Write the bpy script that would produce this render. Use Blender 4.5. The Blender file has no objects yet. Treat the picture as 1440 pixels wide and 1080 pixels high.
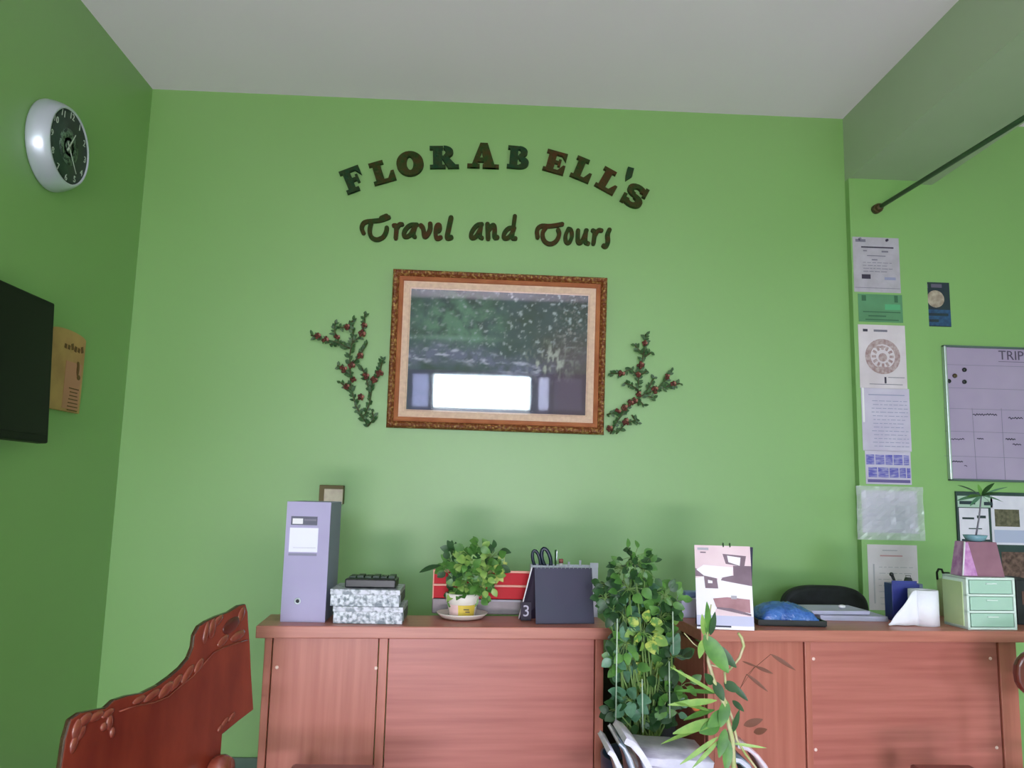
import bpy, bmesh, math, random
from mathutils import Vector, Matrix, noise
random.seed(7)
R = math.radians
col = bpy.context.scene.collection
scene = bpy.context.scene

# ------------------------------------------------------------------ camera
F_PX, YAW, PITCH, ROLL = 1115.8, 0.0396, 0.1359, 0.0240
CAM = Vector((0, 0, 1.2))
_cy, _sy, _cp, _sp = math.cos(YAW), math.sin(YAW), math.cos(PITCH), math.sin(PITCH)
FWD = Vector((_sy*_cp, _cy*_cp, _sp))
_r0 = Vector((_cy, -_sy, 0)); _u0 = _r0.cross(FWD)
RGT = _r0*math.cos(ROLL) + _u0*math.sin(ROLL)
UPV = -_r0*math.sin(ROLL) + _u0*math.cos(ROLL)
cd = bpy.data.cameras.new('camera'); cam = bpy.data.objects.new('camera', cd); col.objects.link(cam)
cd.sensor_width = 36; cd.lens = 36*F_PX/1440; cd.clip_start = 0.05
cam.matrix_world = Matrix(((RGT.x, UPV.x, -FWD.x, CAM.x), (RGT.y, UPV.y, -FWD.y, CAM.y),
                           (RGT.z, UPV.z, -FWD.z, CAM.z), (0, 0, 0, 1)))
scene.camera = cam

# ------------------------------------------------------------------ light
scene.view_settings.view_transform = 'Standard'
scene.view_settings.look = 'None'
scene.view_settings.gamma = 1
scene.view_settings.use_curve_mapping = False
scene.view_settings.exposure = -0.06
w = bpy.data.worlds.new('daylight'); scene.world = w; w.use_nodes = True
w.node_tree.nodes['Background'].inputs[0].default_value = (0.80, 0.86, 1.0, 1)
w.node_tree.nodes['Background'].inputs[1].default_value = 2.6
def area(name, loc, rot, sx, sy, e, c):
    l = bpy.data.lights.new(name, 'AREA'); l.shape = 'RECTANGLE'; l.size = sx; l.size_y = sy; l.energy = e; l.color = c
    o = bpy.data.objects.new(name, l); o.location = loc; o.rotation_euler = rot; col.objects.link(o); return o
area('daylight_door', (0.2, -4.12, 1.05), (R(86), 0, 0), 2.2, 2.06, 25, (0.90, 0.95, 1.0))
area('right_section_fill', (2.95, -4.12, 1.45), (R(90), 0, 0), 1.5, 1.2, 3, (0.86, 0.92, 1.0))  # added fill lamp for the right section, behind an invented window
area('open_sky', (0.0, -7.4, 3.0), (R(90), 0, 0), 7.0, 3.0, 2800, (0.74, 0.89, 1.0))
area('ceiling_fill', (0.3, -4.25, 0.30), (R(155), 0, 0), 2.4, 0.6, 375, (1.0, 0.87, 0.98))  # added upward fill lamp that brightens the ceiling, standing in for ground bounce

YW = 3.6                      # back wall
def ray(px, py):
    return (FWD + RGT*((px-720)/F_PX) + UPV*((540-py)/F_PX))
def PY(px, py, Y):
    d = ray(px, py); return CAM + d*(Y/d.y)
def PX(px, py, X):
    d = ray(px, py); return CAM + d*(X/d.x)
def PZ(px, py, Z):
    d = ray(px, py); return CAM + d*((Z-CAM.z)/d.z)
def PP(px, py, p0, n):
    d = ray(px, py); return CAM + d*((p0-CAM).dot(n)/d.dot(n))

# ------------------------------------------------------------------ materials
def lin(v):
    v /= 255.0
    return v/12.92 if v <= 0.04045 else ((v+0.055)/1.055)**2.4
def C(r, g, b, k=1.0): return (min(1, lin(r)*k), min(1, lin(g)*k), min(1, lin(b)*k), 1)
def mat(name, c, rough=0.5, spec=0.5, metal=0, c2=None, scale=20, stretch=(1, 1, 1), bump=0, bscale=60,
        trans=0, alpha=1, coat=0, detail=3, lo=0.35, hi=0.65, sub=0):
    m = bpy.data.materials.new(name); m.use_nodes = True
    nt = m.node_tree; bs = nt.nodes['Principled BSDF']
    bs.inputs['Base Color'].default_value = c; bs.inputs['Roughness'].default_value = rough
    bs.inputs['Specular IOR Level'].default_value = spec; bs.inputs['Metallic'].default_value = metal
    bs.inputs['Transmission Weight'].default_value = trans; bs.inputs['Alpha'].default_value = alpha
    bs.inputs['Coat Weight'].default_value = coat; bs.inputs['Coat Roughness'].default_value = 0.15
    if sub: bs.inputs['Subsurface Weight'].default_value = sub; bs.inputs['Subsurface Scale'].default_value = 0.01
    tc = nt.nodes.new('ShaderNodeTexCoord'); mp = nt.nodes.new('ShaderNodeMapping')
    nt.links.new(tc.outputs['Object'], mp.inputs[0]); mp.inputs['Scale'].default_value = stretch
    if c2 is not None:
        nz = nt.nodes.new('ShaderNodeTexNoise'); nz.inputs['Scale'].default_value = scale; nz.inputs['Detail'].default_value = detail
        rp = nt.nodes.new('ShaderNodeMapRange'); rp.inputs[1].default_value = lo; rp.inputs[2].default_value = hi
        mx = nt.nodes.new('ShaderNodeMix'); mx.data_type = 'RGBA'
        nt.links.new(mp.outputs[0], nz.inputs['Vector']); nt.links.new(nz.outputs['Fac'], rp.inputs[0])
        nt.links.new(rp.outputs[0], mx.inputs['Factor'])
        mx.inputs['A'].default_value = c; mx.inputs['B'].default_value = c2
        nt.links.new(mx.outputs['Result'], bs.inputs['Base Color'])
    if bump:
        n2 = nt.nodes.new('ShaderNodeTexNoise'); n2.inputs['Scale'].default_value = bscale; n2.inputs['Detail'].default_value = 4
        bp = nt.nodes.new('ShaderNodeBump'); bp.inputs['Strength'].default_value = bump; bp.inputs['Distance'].default_value = 0.01
        nt.links.new(mp.outputs[0], n2.inputs['Vector']); nt.links.new(n2.outputs['Fac'], bp.inputs['Height'])
        nt.links.new(bp.outputs[0], bs.inputs['Normal'])
    return m
WALL = (0.205, 0.43, 0.108, 1)
M = {}
M['wall'] = mat('green_paint', WALL, 0.46, 1.0, coat=0.8, c2=(0.195, 0.415, 0.10, 1), scale=1.3, bump=0.06, bscale=9)
M['wall'].node_tree.nodes['Principled BSDF'].inputs['Coat Roughness'].default_value = 0.60
M['wall_beam'] = mat('green_paint_beam', (0.42, 0.52, 0.36, 1), 0.6, 0.4, c2=(0.40, 0.50, 0.34, 1), scale=2)
M['ceiling'] = mat('ceiling_white', (0.93, 0.84, 0.95, 1), 0.85, 0.2, c2=(0.90, 0.815, 0.925, 1), scale=0.8)
M['floor'] = mat('floor_tile', (0.74, 0.69, 0.68, 1), 0.4, 0.5, c2=(0.66, 0.62, 0.61, 1), scale=6)
M['white_wall'] = mat('front_wall_paint', (0.30, 0.50, 0.22, 1), 0.6, 0.3)
M['dark_post'] = mat('dark_door_frame', C(70, 72, 84), 0.5)
M['baseboard'] = mat('grey_green_tile', C(96, 120, 104), 0.4, c2=C(80, 100, 90), scale=5)
M['white'] = mat('white_plain', C(235, 232, 238), 0.5)
M['paper'] = mat('paper_white', C(226, 222, 236), 0.7, c2=C(214, 210, 226), scale=14)
M['paper_grey'] = mat('paper_grey', C(184, 178, 192), 0.7, c2=C(172, 166, 178), scale=18)
M['ink'] = mat('ink_dark', C(58, 50, 72), 0.7)
M['ink_soft'] = mat('ink_soft', C(140, 132, 152), 0.7)
M['black'] = mat('black_plastic', C(22, 24, 28), 0.35)
M['black_matte'] = mat('black_matte', C(24, 28, 30), 0.7, c2=C(34, 38, 42), scale=40)
def wood(name, a, b, stretch, rough=0.38, scale=3.0, coat=0.0):
    return mat(name, a, rough, 0.5, c2=b, scale=scale, stretch=stretch, detail=6, lo=0.3, hi=0.7, coat=coat)
M['desk_v'] = wood('desk_laminate_vertical_grain', C(190, 116, 100), C(170, 95, 80), (14, 14, 0.7))
M['desk_h'] = wood('desk_laminate_horizontal_grain', C(191, 115, 105), C(168, 94, 85), (0.7, 10, 16))
M['desk_edge'] = wood('desk_edge', C(196, 126, 110), C(174, 104, 90), (1.0, 10, 20))
M['desk_dark'] = wood('desk_dark_wood', C(120, 54, 42), C(98, 42, 34), (9, 9, 1))  # darker wood tone, for the back riser and picture backing
M['bench'] = wood('varnished_red_wood', C(150, 62, 42), C(112, 40, 30), (3, 3, 1.2), 0.25, 3, 0.5)
M['bench_dark'] = wood('dark_varnish_edge', C(70, 40, 26), C(50, 26, 18), (3, 3, 3), 0.25, 3, 0.4)
M['stool'] = wood('dark_red_wood', C(110, 42, 34), C(84, 28, 24), (2, 8, 8), 0.3, 3, 0.4)

# ------------------------------------------------------------------ mesh builder
class B:
    def __init__(s): s.bm = bmesh.new()
    def _f(s, vs, m, smooth=False):
        try: f = s.bm.faces.new(vs)
        except ValueError: return None
        f.material_index = m; f.smooth = smooth; return f
    def box(s, c, d, rot=None, bev=0, m=0, seg=2):
        t = bmesh.new(); bmesh.ops.create_cube(t, size=1)
        bmesh.ops.scale(t, vec=Vector(d), verts=t.verts)
        if bev: bmesh.ops.bevel(t, geom=t.edges[:], offset=bev, segments=seg, affect='EDGES', profile=0.5)
        s.merge(t, Matrix.Translation(Vector(c)) @ (rot.to_4x4() if rot else Matrix.Identity(4)), m)
        return s
    def merge(s, t, mx, m=None, smooth=None):
        vm = {v: s.bm.verts.new(mx @ v.co) for v in t.verts}
        for f in t.faces:
            n = s._f([vm[v] for v in f.verts], f.material_index if m is None else m, f.smooth if smooth is None else smooth)
        t.free(); return s
    def tube(s, pts, r, n=8, m=0, cap=True, flat=None):
        pts = [Vector(p) for p in pts]; k = len(pts)
        rs = r if isinstance(r, (list, tuple)) else [r]*k
        rings = []; prev = None
        for i, p in enumerate(pts):
            t = (pts[min(i+1, k-1)]-pts[max(i-1, 0)]).normalized()
            if prev is None:
                a = Vector((0, 0, 1)) if abs(t.z) < 0.9 else Vector((1, 0, 0))
                u = t.cross(a).normalized()
            else: u = (prev - t*prev.dot(t)).normalized()
            v = t.cross(u); prev = u
            rings.append([s.bm.verts.new(p + (u*math.cos(2*math.pi*j/n) + v*math.sin(2*math.pi*j/n))*rs[i]) for j in range(n)])
        for i in range(k-1):
            for j in range(n):
                s._f([rings[i][j], rings[i][(j+1) % n], rings[i+1][(j+1) % n], rings[i+1][j]], m, True)
        if cap: s._f(rings[0][::-1], m); s._f(rings[-1], m)
        return s
    def lathe(s, prof, c=(0, 0, 0), n=28, m=0, mx=None, sx=1, sy=1):
        c = Vector(c); rings = []
        for (r, z) in prof:
            rings.append([s.bm.verts.new((mx or Matrix.Identity(4)) @ (c+Vector((sx*r*math.cos(2*math.pi*j/n), sy*r*math.sin(2*math.pi*j/n), z)))) for j in range(n)])
        for i in range(len(prof)-1):
            for j in range(n):
                s._f([rings[i][j], rings[i][(j+1) % n], rings[i+1][(j+1) % n], rings[i+1][j]], m, True)
        if prof[0][0] > 1e-5: s._f(rings[0][::-1], m)
        if prof[-1][0] > 1e-5: s._f(rings[-1], m)
        return s
    def prism(s, poly, o, ex, ey, ez, depth, m=0, side=None):
        """poly in 2D over axes ex, ey from o, extruded along ez"""
        o, ex, ey, ez = Vector(o), Vector(ex), Vector(ey), Vector(ez)
        a = [s.bm.verts.new(o+ex*x+ey*y) for x, y in poly]
        b = [s.bm.verts.new(o+ex*x+ey*y+ez*depth) for x, y in poly]
        s._f(a[::-1], m); s._f(b, m)
        for i in range(len(poly)):
            j = (i+1) % len(poly); s._f([a[i], a[j], b[j], b[i]], m if side is None else side)
        return s
    def leaf(s, base, d, nrm, L, W, droop=0.3, fold=0.15, m=0, n=5, shape=1.0):
        base, d, nrm = Vector(base), Vector(d).normalized(), Vector(nrm)
        nrm = (nrm - d*nrm.dot(d)); nrm = nrm.normalized() if nrm.length > 1e-4 else d.orthogonal().normalized()
        side = d.cross(nrm); rows = []
        for i in range(n+1):
            t = i/n; wd = W*0.5*(math.sin(math.pi*min(1, (t**shape)*0.96+0.02))**0.8)
            c = base + d*(L*t*(1-0.15*droop*t)) - nrm*(L*droop*t*t*0.5)
            rows.append([s.bm.verts.new(c - side*wd + nrm*fold*wd), s.bm.verts.new(c), s.bm.verts.new(c + side*wd + nrm*fold*wd)])
        for i in range(n):
            for j in (0, 1): s._f([rows[i][j], rows[i][j+1], rows[i+1][j+1], rows[i+1][j]], m, True)
        return s
    def ball(s, c, r, m=0, seg=10, sc=(1, 1, 1)):
        t = bmesh.new(); bmesh.ops.create_uvsphere(t, u_segments=seg, v_segments=max(5, seg//2+1), radius=r)
        s.merge(t, Matrix.Translation(Vector(c)) @ Matrix.Diagonal((*sc, 1)), m, True); return s
    def text(s, body, size, mx, m=0, ext=0.0006, align='CENTER'):
        cu = bpy.data.curves.new('t', 'FONT'); cu.body = body; cu.size = size; cu.extrude = ext; cu.align_x = align; cu.align_y = 'CENTER'
        cu.resolution_u = 3
        ob = bpy.data.objects.new('t', cu); me = bpy.data.meshes.new_from_object(ob)
        t = bmesh.new(); t.from_mesh(me); s.merge(t, mx, m, False)
        bpy.data.objects.remove(ob); bpy.data.curves.remove(cu); bpy.data.meshes.remove(me); return s

def tag(o, label=None, cat=None, group=None, kind=None):
    for k, v in (('label', label), ('category', cat), ('group', group), ('kind', kind)):
        if v: o[k] = v
    return o
def obj(name, b, mats, parent=None, origin=None):
    me = bpy.data.meshes.new(name); bmesh.ops.recalc_face_normals(b.bm, faces=b.bm.faces[:])
    if origin is not None: bmesh.ops.translate(b.bm, verts=b.bm.verts[:], vec=-Vector(origin))
    b.bm.to_mesh(me); b.bm.free()
    for m in (mats if isinstance(mats, (list, tuple)) else [mats]): me.materials.append(M[m] if isinstance(m, str) else m)
    o = bpy.data.objects.new(name, me); col.objects.link(o)
    if origin is not None: o.location = origin
    if parent: o.parent = parent
    return o
def thing(name, label, cat, loc, rz=0, group=None, rx=0, ry=0):
    o = bpy.data.objects.new(name, None); o.empty_display_size = 0.05; col.objects.link(o)
    o.location = loc; o.rotation_euler = (rx, ry, rz); tag(o, label, cat, group); return o
def struct(name, b, mats, parent=None):
    o = obj(name, b, mats, parent); o['kind'] = 'structure'; return o
def rotz(a): return Matrix.Rotation(a, 3, 'Z')
XA, YA, ZA = Vector((1, 0, 0)), Vector((0, 1, 0)), Vector((0, 0, 1))

# ------------------------------------------------------------------ room
XL, XR, ZC, XE, YF = -1.591, 1.718, 3.049, 4.2, -4.0
T = 0.12
struct('floor', B().box(((XL+XE)/2, (YF+YW)/2-0.2, -T/2), (XE-XL+2*T, YW-YF+2*T+0.4, T)), 'floor')
struct('ceiling', B().box(((XL+XE)/2, (YF+YW)/2, ZC+T/2), (XE-XL+2*T, YW-YF+2*T, T)), 'ceiling')
struct('wall_back', B().box(((XL+XE)/2, YW+T/2, ZC/2), (XE-XL+2*T, T, ZC)), 'wall')
struct('wall_left', B().box((XL-T/2, (YF+YW)/2, ZC/2), (T, YW-YF, ZC)), 'wall')
struct('wall_right', B().box((XE+T/2, (YF+YW)/2, ZC/2), (T, YW-YF, ZC)), 'wall')
b = B()
def fw(x0, x1, z0, z1): b.box(((x0+x1)/2, YF-T/2+0.0, (z0+z1)/2), (x1-x0, T, z1-z0))
DX0, DX1, DZ = -1.02, 1.50, 2.04
fw(XL-T, DX0, 0, ZC); fw(DX1, 2.2, 0, ZC); fw(DX0, DX1, DZ, ZC); fw(2.2, 3.7, 0, 0.85); fw(2.2, 3.7, 2.05, ZC); fw(3.7, XE+T, 0, ZC)
struct('wall_front', b, 'white_wall')
b = B()
for x, wd in ((DX0+0.03, 0.06), (-0.70, 0.07), (0.76, 0.12), (1.00, 0.07), (1.47, 0.06)): b.box((x, YF-0.05, DZ/2), (wd, 0.08, DZ))
b.box(((DX0+DX1)/2, YF-0.05, DZ-0.03), (DX1-DX0, 0.07, 0.06))
struct('door_1', b, 'dark_post')
b = B()
for x in (2.23, 2.95, 3.67): b.box((x, YF-0.05, 1.45), (0.05, 0.07, 1.2))
for z in (0.875, 2.025): b.box((2.95, YF-0.05, z), (1.5, 0.07, 0.05))
struct('added_window', b, 'dark_post')  # unseen window, added to let light onto the right section
b = B(); b.box(((XL+XR)/2, YW-0.006, 0.03), (XR-XL, 0.012, 0.06), bev=0.002); struct('baseboard_back', b, 'baseboard')
b = B(); b.box((XL+0.006, (YF+YW)/2, 0.045), (0.012, YW-YF-0.05, 0.09), bev=0.002); struct('baseboard_left', b, 'baseboard')
def tinted(name, k):
    m = bpy.data.materials.new(name); m.use_nodes = True; n_ = m.node_tree; n_.nodes.remove(n_.nodes['Principled BSDF'])
    t_ = n_.nodes.new('ShaderNodeBsdfTransparent'); t_.inputs[0].default_value = k; n_.links.new(t_.outputs[0], n_.nodes['Material Output'].inputs[0]); return m
M['tint_l'] = tinted('tinted_pane', (.34, .33, .40, 1)); M['tint_r'] = tinted('grey_tinted_pane', (.13, .115, .14, 1)); M['tint_m'] = tinted('light_tinted_pane', (.42, .40, .45, 1))  # pane tints made up to dim the sides of the doorway
struct('window_2', B().box((-.85, YF-.05, 1.02), (.24, .008, 1.96)), 'tint_l')
struct('window_3', B().box((1.235, YF-.05, 1.02), (.41, .008, 1.96)), 'tint_r')
struct('window_4', B().box((.893, YF-.05, 1.02), (.145, .008, 1.96)), 'tint_m')
# beam and pillar on the right
zb = PY(1225, 252, YW-0.04).z
struct('trim_1', B().box((XR+0.012+0.215, (YF+YW)/2, (zb+ZC)/2), (0.43, YW-YF, ZC-zb)), 'wall_beam')
struct('trim_2', B().box((XR+0.012+0.18, YW-0.02, zb/2), (0.36, 0.04, zb)), 'wall')
YP = YW-0.04      # pillar face

# ------------------------------------------------------------------ curtain rod
p0 = PY(1231, 295, YP); d = ray(1440, 166)
p1 = CAM + d*((p0.z+0.0-CAM.z)/d.z)
M['rod'] = mat('dark_green_rod', C(46, 78, 46), 0.45); M['rodcap'] = mat('brown_rod_end', C(76, 62, 34), 0.5)
dirv = (p1-p0).normalized(); p2 = p0+dirv*((p1-p0).length*1.5)
t = thing('curtain_rod', 'long dark green metal rod running out from the pillar under the ceiling beam', 'rod', p0)
obj('pole', B().tube([Vector((0, -0.004, 0)), p2-p0], 0.010, 12), 'rod', t)
obj('end_socket', B().tube([Vector((0, 0.0, 0)), dirv*0.03], 0.022, 14).ball(dirv*0.035, 0.019, sc=(1, 1, 1)), 'rodcap', t)

# ------------------------------------------------------------------ arched sign letters
M['let_green'] = mat('letter_green', C(30, 62, 16), 0.6, 0.2, c2=C(66, 52, 14), scale=38, bump=0.4, bscale=120)
M['let_teal'] = mat('letter_teal', C(22, 62, 34), 0.6, 0.2, c2=C(44, 58, 24), scale=38, bump=0.4, bscale=120)
M['let_brown'] = mat('letter_brown', C(76, 46, 16), 0.6, 0.2, c2=C(46, 58, 16), scale=34, bump=0.4, bscale=120)
def arc(cx, cy, ro_x, ro_y, ri_x, ri_y, a0, a1, n=12):
    out = []
    for i in range(n):
        t0 = R(a0+(a1-a0)*i/n); t1 = R(a0+(a1-a0)*(i+1)/n)
        out.append([(cx+ro_x*math.cos(t0), cy+ro_y*math.sin(t0)), (cx+ro_x*math.cos(t1), cy+ro_y*math.sin(t1)),
                    (cx+ri_x*math.cos(t1), cy+ri_y*math.sin(t1)), (cx+ri_x*math.cos(t0), cy+ri_y*math.sin(t0))])
    return out
def rc(x0, y0, x1, y1): return [(x0, y0), (x1, y0), (x1, y1), (x0, y1)]
GL = {
 'F': [rc(.12, 0, .46, 1), rc(0, 0, .60, .15), rc(0, .85, .92, 1), [(.70, .85), (.92, .58), (.92, .9), (.75, .9)], rc(.4, .42, .66, .56), rc(.62, .32, .74, .66)],
 'L': [rc(.12, 0, .46, 1), rc(0, .85, .60, 1), rc(0, 0, .92, .15), [(.60, .12), (.92, .12), (.92, .44), (.80, .44)]],
 'O': arc(.5, .5, .52, .52, .13, .30, 0, 360, 28),
 'R': [rc(.12, 0, .46, 1), rc(0, 0, .58, .15), rc(0, .86, .5, 1), rc(.4, .44, .55, .56)] + arc(.52, .73, .36, .27, .07, .13, -90, 90, 12) + [[(.42, .5), (.70, .48), (1.0, .08), (.68, .0)], rc(.66, 0, 1.08, .14)],
 'A': [[(.08, 0), (.26, 0), (.54, .9), (.42, 1.0), (.40, 1.0)], [(.58, 0), (.96, 0), (.66, 1.0), (.40, 1.0)], rc(.26, .24, .72, .40), rc(-.04, 0, .40, .14), rc(.50, 0, 1.08, .14)],
 'B': [rc(.10, 0, .44, 1), rc(0, 0, .5, .15), rc(0, .86, .5, 1), rc(.4, .45, .56, .58)] + arc(.48, .75, .36, .25, .08, .11, -90, 90, 12) + arc(.50, .27, .42, .27, .10, .11, -90, 90, 12),
 'E': [rc(.12, 0, .46, 1), rc(0, 0, .95, .15), rc(0, .85, .92, 1), [(.70, .85), (.92, .62), (.92, .9)], rc(.4, .44, .64, .57), rc(.60, .34, .72, .66), [(.62, .1), (.95, .1), (.95, .42), (.84, .42)]],
 "'": [rc(.30, .45, .62, .95), [(.30, .45), (.62, .45), (.36, .1)]],
 'S': arc(.5, .72, .42, .28, .14, .10, 0, 270, 14) + arc(.5, .28, .44, .28, .14, .10, -180, 90, 14) + [rc(.78, .60, .94, .98), rc(.06, .02, .22, .40), [(.36, .62), (.5, .56), (.72, .44), (.5, .38)]],
}
U = 3.6/F_PX
def block_letter(ch, px, py, ang, hpx, wpx, m, label):
    c = PY(px, py, YW); c.y = YW
    b = B(); h, wd = hpx*U*1.06, wpx*U*1.12; a = R(ang); dz = 0.0
    ex = Vector((math.cos(a), 0, math.sin(a))); ey = Vector((-math.sin(a), 0, math.cos(a)))
    for k, poly in enumerate(GL[ch]):
        b.prism([((x-.5)*wd, (y-.5)*h) for x, y in poly], Vector((0, -0.0005, 0)), ex, ey, Vector((0, -1, 0)), 0.020+0.00025*k)
    o = obj('sign_letter', b, m, origin=(0, 0, 0)); o.location = c
    tag(o, label, 'letter', 'block letters of the arched name')
for a_ in [
 ('F', 498, 254, 24, 34, 29, 'let_teal', 'tilted dark green slab letter F, first of the arched name on the wall'),
 ('L', 539.5, 243, 19, 32, 32, 'let_green', 'slab letter L between the F and the O of the arched name'),
 ('O', 577, 232, 8, 34, 34, 'let_green', 'round dark green letter O of the arched name'),
 ('R', 623.5, 223, 3, 32, 35, 'let_teal', 'dark teal slab letter R of the arched name'),
 ('A', 679, 220.5, 0, 36, 37, 'let_green', 'dark olive letter A at the top of the arch'),
 ('B', 730, 223.5, -3, 32, 31, 'let_teal', 'dark grey green letter B right of the A in the arch'),
 ('E', 781.5, 230, -14, 31, 30, 'let_brown', 'brownish slab letter E of the arched name'),
 ('L', 820.5, 240.5, -21, 32, 29, 'let_green', 'dark green letter L directly right of the E in the arch'),
 ('L', 856.5, 256.5, -28, 32, 30, 'let_brown', 'brownish tilted letter L just left of the apostrophe'),
 ("'", 885, 248, -14, 24, 26, 'let_teal', 'small dark green apostrophe above the last letter of the arch'),
 ('S', 891.5, 277, -27, 34, 32, 'let_green', 'tilted round letter S that ends the arched name')]: block_letter(*a_)

def script_letter(strokes, sc, ox, oy, wpx, m, label):
    b = B(); allp = [p for s_ in strokes for p in s_]
    cx = sum(p[0] for p in allp)/len(allp); cy = sum(p[1] for p in allp)/len(allp)
    o0 = PY(ox+cx/sc, oy+cy/sc, YW); k = 0
    for s_ in strokes:
        pts = [PY(ox+x/sc, oy+y/sc, YW)-o0 for x, y in s_]
        for it in range(2):      # corner-cutting for smooth curves
            if len(pts) > 2:
                q = [pts[0]]
                for i in range(len(pts)-1): q += [pts[i].lerp(pts[i+1], .25), pts[i].lerp(pts[i+1], .75)]
                pts = q+[pts[-1]]
        n = len(pts)
        for i in range(n):
            t_ = i/max(1, n-1); r = wpx*U*0.5
            b.prism([(r*math.cos(2*math.pi*j/10), r*math.sin(2*math.pi*j/10)) for j in range(10)], pts[i]+Vector((0, -0.0005, 0)), XA, ZA, -YA, 0.014+0.00011*(k % 20)); k += 1
            if i < n-1:
                dv = pts[i+1]-pts[i]
                if dv.length < 1e-6: continue
                pv = Vector((-dv.z, 0, dv.x)).normalized()
                b.prism([(0, -r), (dv.length, -r), (dv.length, r), (0, r)], pts[i]+Vector((0, -0.0005, 0)), dv.normalized(), pv, -YA, 0.014+0.00011*(k % 20)); k += 1
    o = obj('script_letter', b, m); o.location = (o0.x, YW, o0.z)
    tag(o, label, 'letter', 'script letters under the arch')
W1, W2 = 5.4, 6.2
tr = (9.6, 500, 290)
script_letter([[(110, 370), (80, 300), (120, 220), (240, 210), (350, 200), (450, 160)], [(215, 230), (190, 340), (210, 430), (290, 470), (380, 430), (420, 350), (425, 300)], [(350, 170), (420, 140)]], *tr, W2, 'let_green', 'large swash script capital T that starts the word before and')
script_letter([[(520, 270), (560, 270), (545, 440)], [(550, 330), (590, 255), (630, 255)]], *tr, W2, 'let_brown', 'brown script letter r second in the line under the arch')
script_letter([[(830, 260), (730, 260), (650, 360), (660, 430), (740, 410), (800, 290)], [(810, 270), (775, 400), (800, 420)]], *tr, W2, 'let_green', 'script letter a between the r and the v')
script_letter([[(885, 270), (920, 310), (930, 450), (1010, 340), (1010, 250)]], *tr, W2+0.6, 'let_brown', 'brown script letter v under the arched name')
script_letter([[(1085, 350), (1140, 340), (1140, 260), (1100, 260), (1080, 340), (1085, 430), (1110, 455), (1150, 430)]], *tr, W2, 'let_brown', 'brown script letter e before the tall l')
script_letter([[(1290, 165), (1255, 330), (1230, 450), (1290, 430)]], *tr, W2+1, 'let_green', 'tall dark green script letter l ending the word')
an = (6.26, 640, 290)
script_letter([[(235, 165), (190, 170), (140, 240), (140, 290), (185, 280), (220, 210)], [(228, 180), (215, 275), (235, 285)]], *an, W2, 'let_green', 'script letter a that starts the word and')
script_letter([[(285, 165), (290, 290)], [(290, 220), (335, 165), (350, 200), (345, 285), (370, 280)]], *an, W2+0.8, 'let_green', 'script letter n in the middle of the word and')
script_letter([[(520, 200), (470, 195), (425, 250), (430, 295), (480, 280), (515, 215)], [(525, 95), (510, 210), (500, 290), (530, 290)]], *an, W2, 'let_green', 'tall script letter d ending the word and')
script_letter([[(725, 280), (715, 210), (760, 175), (830, 185), (940, 165)], [(800, 190), (765, 240), (775, 310), (830, 345), (890, 320), (920, 250), (905, 215)]], *an, W2, 'let_brown', 'brown swash script capital T of the last word')
script_letter([[(995, 205), (965, 270), (975, 330), (1005, 330), (1030, 270), (1020, 210), (995, 205)]], *an, W2-0.6, 'let_green', 'script letter o in the last word')
script_letter([[(1080, 220), (1075, 330), (1110, 330), (1155, 220)], [(1150, 220), (1140, 325), (1168, 335)]], *an, W2, 'let_green', 'script letter u in the last word')
script_letter([[(1210, 220), (1230, 230), (1215, 335)], [(1225, 270), (1255, 215), (1285, 220)]], *an, W2, 'let_green', 'script letter r next to the final s')
script_letter([[(1355, 215), (1335, 260), (1345, 320), (1325, 365), (1305, 355)]], *an, W2+0.6, 'let_green', 'script letter s at the right end of the lower line')

# ------------------------------------------------------------------ picture
pbl, pbr = PY(543, 601, 3.585), PY(851, 612, 3.585)
ptl, ptr = PY(553, 379, 3.55), PY(852, 391, 3.55)
PW = ((pbr-pbl).length + (ptr-ptl).length)/2; PH = ((ptl-pbl).length+(ptr-pbr).length)/2
TILT = R(3.2)
pc = (pbl+pbr+ptl+ptr)/4
roll_p = math.atan2(((pbr-pbl)+(ptr-ptl)).z, ((pbr-pbl)+(ptr-ptl)).x)
t = thing('framed_picture', 'framed forest river painting in an ornate gilt brown frame hung below the lettering', 'picture', (0, 0, 0))
t.matrix_world = Matrix.Translation((pc.x, YW-0.012-0.5*PH*math.sin(TILT), pc.z)) @ Matrix.Rotation(TILT, 4, 'X') @ Matrix.Rotation(-roll_p, 4, 'Y')
M['gilt'] = mat('antique_gilt_carving', C(122, 62, 26), 0.42, 0.5, c2=C(196, 158, 92), scale=75, bump=0.9, bscale=70, lo=0.48, hi=0.72)
M['gilt_in'] = mat('copper_inner_moulding', C(188, 118, 78), 0.35, 0.5, c2=C(168, 98, 66), scale=12)
M['linen'] = mat('linen_mat', C(232, 200, 176), 0.7, c2=C(220, 186, 164), scale=60)
M['linen_d'] = mat('inner_lip', C(120, 100, 96), 0.6)
def frame_ring(b, x0, z0, x1, z1, prof, m=0, n=1):
    # prof: (inset, y) polyline from outside in
    rings = []
    for ins, y in prof:
        rings.append([b.bm.verts.new(Vector(v)) for v in ((-x0+ins, y, -z0+ins), (x0-ins, y, -z0+ins), (x0-ins, y, z0-ins), (-x0+ins, y, z0-ins))])
    for i in range(len(rings)-1):
        for j in range(4): b._f([rings[i][j], rings[i][(j+1) % 4], rings[i+1][(j+1) % 4], rings[i+1][j]], m)
hw, hh = PW/2, PH/2
b = B(); frame_ring(b, hw, hh, 0, 0, [(0.002, 0.012), (0, 0.0), (0.002, -0.016), (0.010, -0.026), (0.020, -0.026), (0.030, -0.014), (0.032, -0.008), (0.032, 0.012), (0.002, 0.012)])
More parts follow.
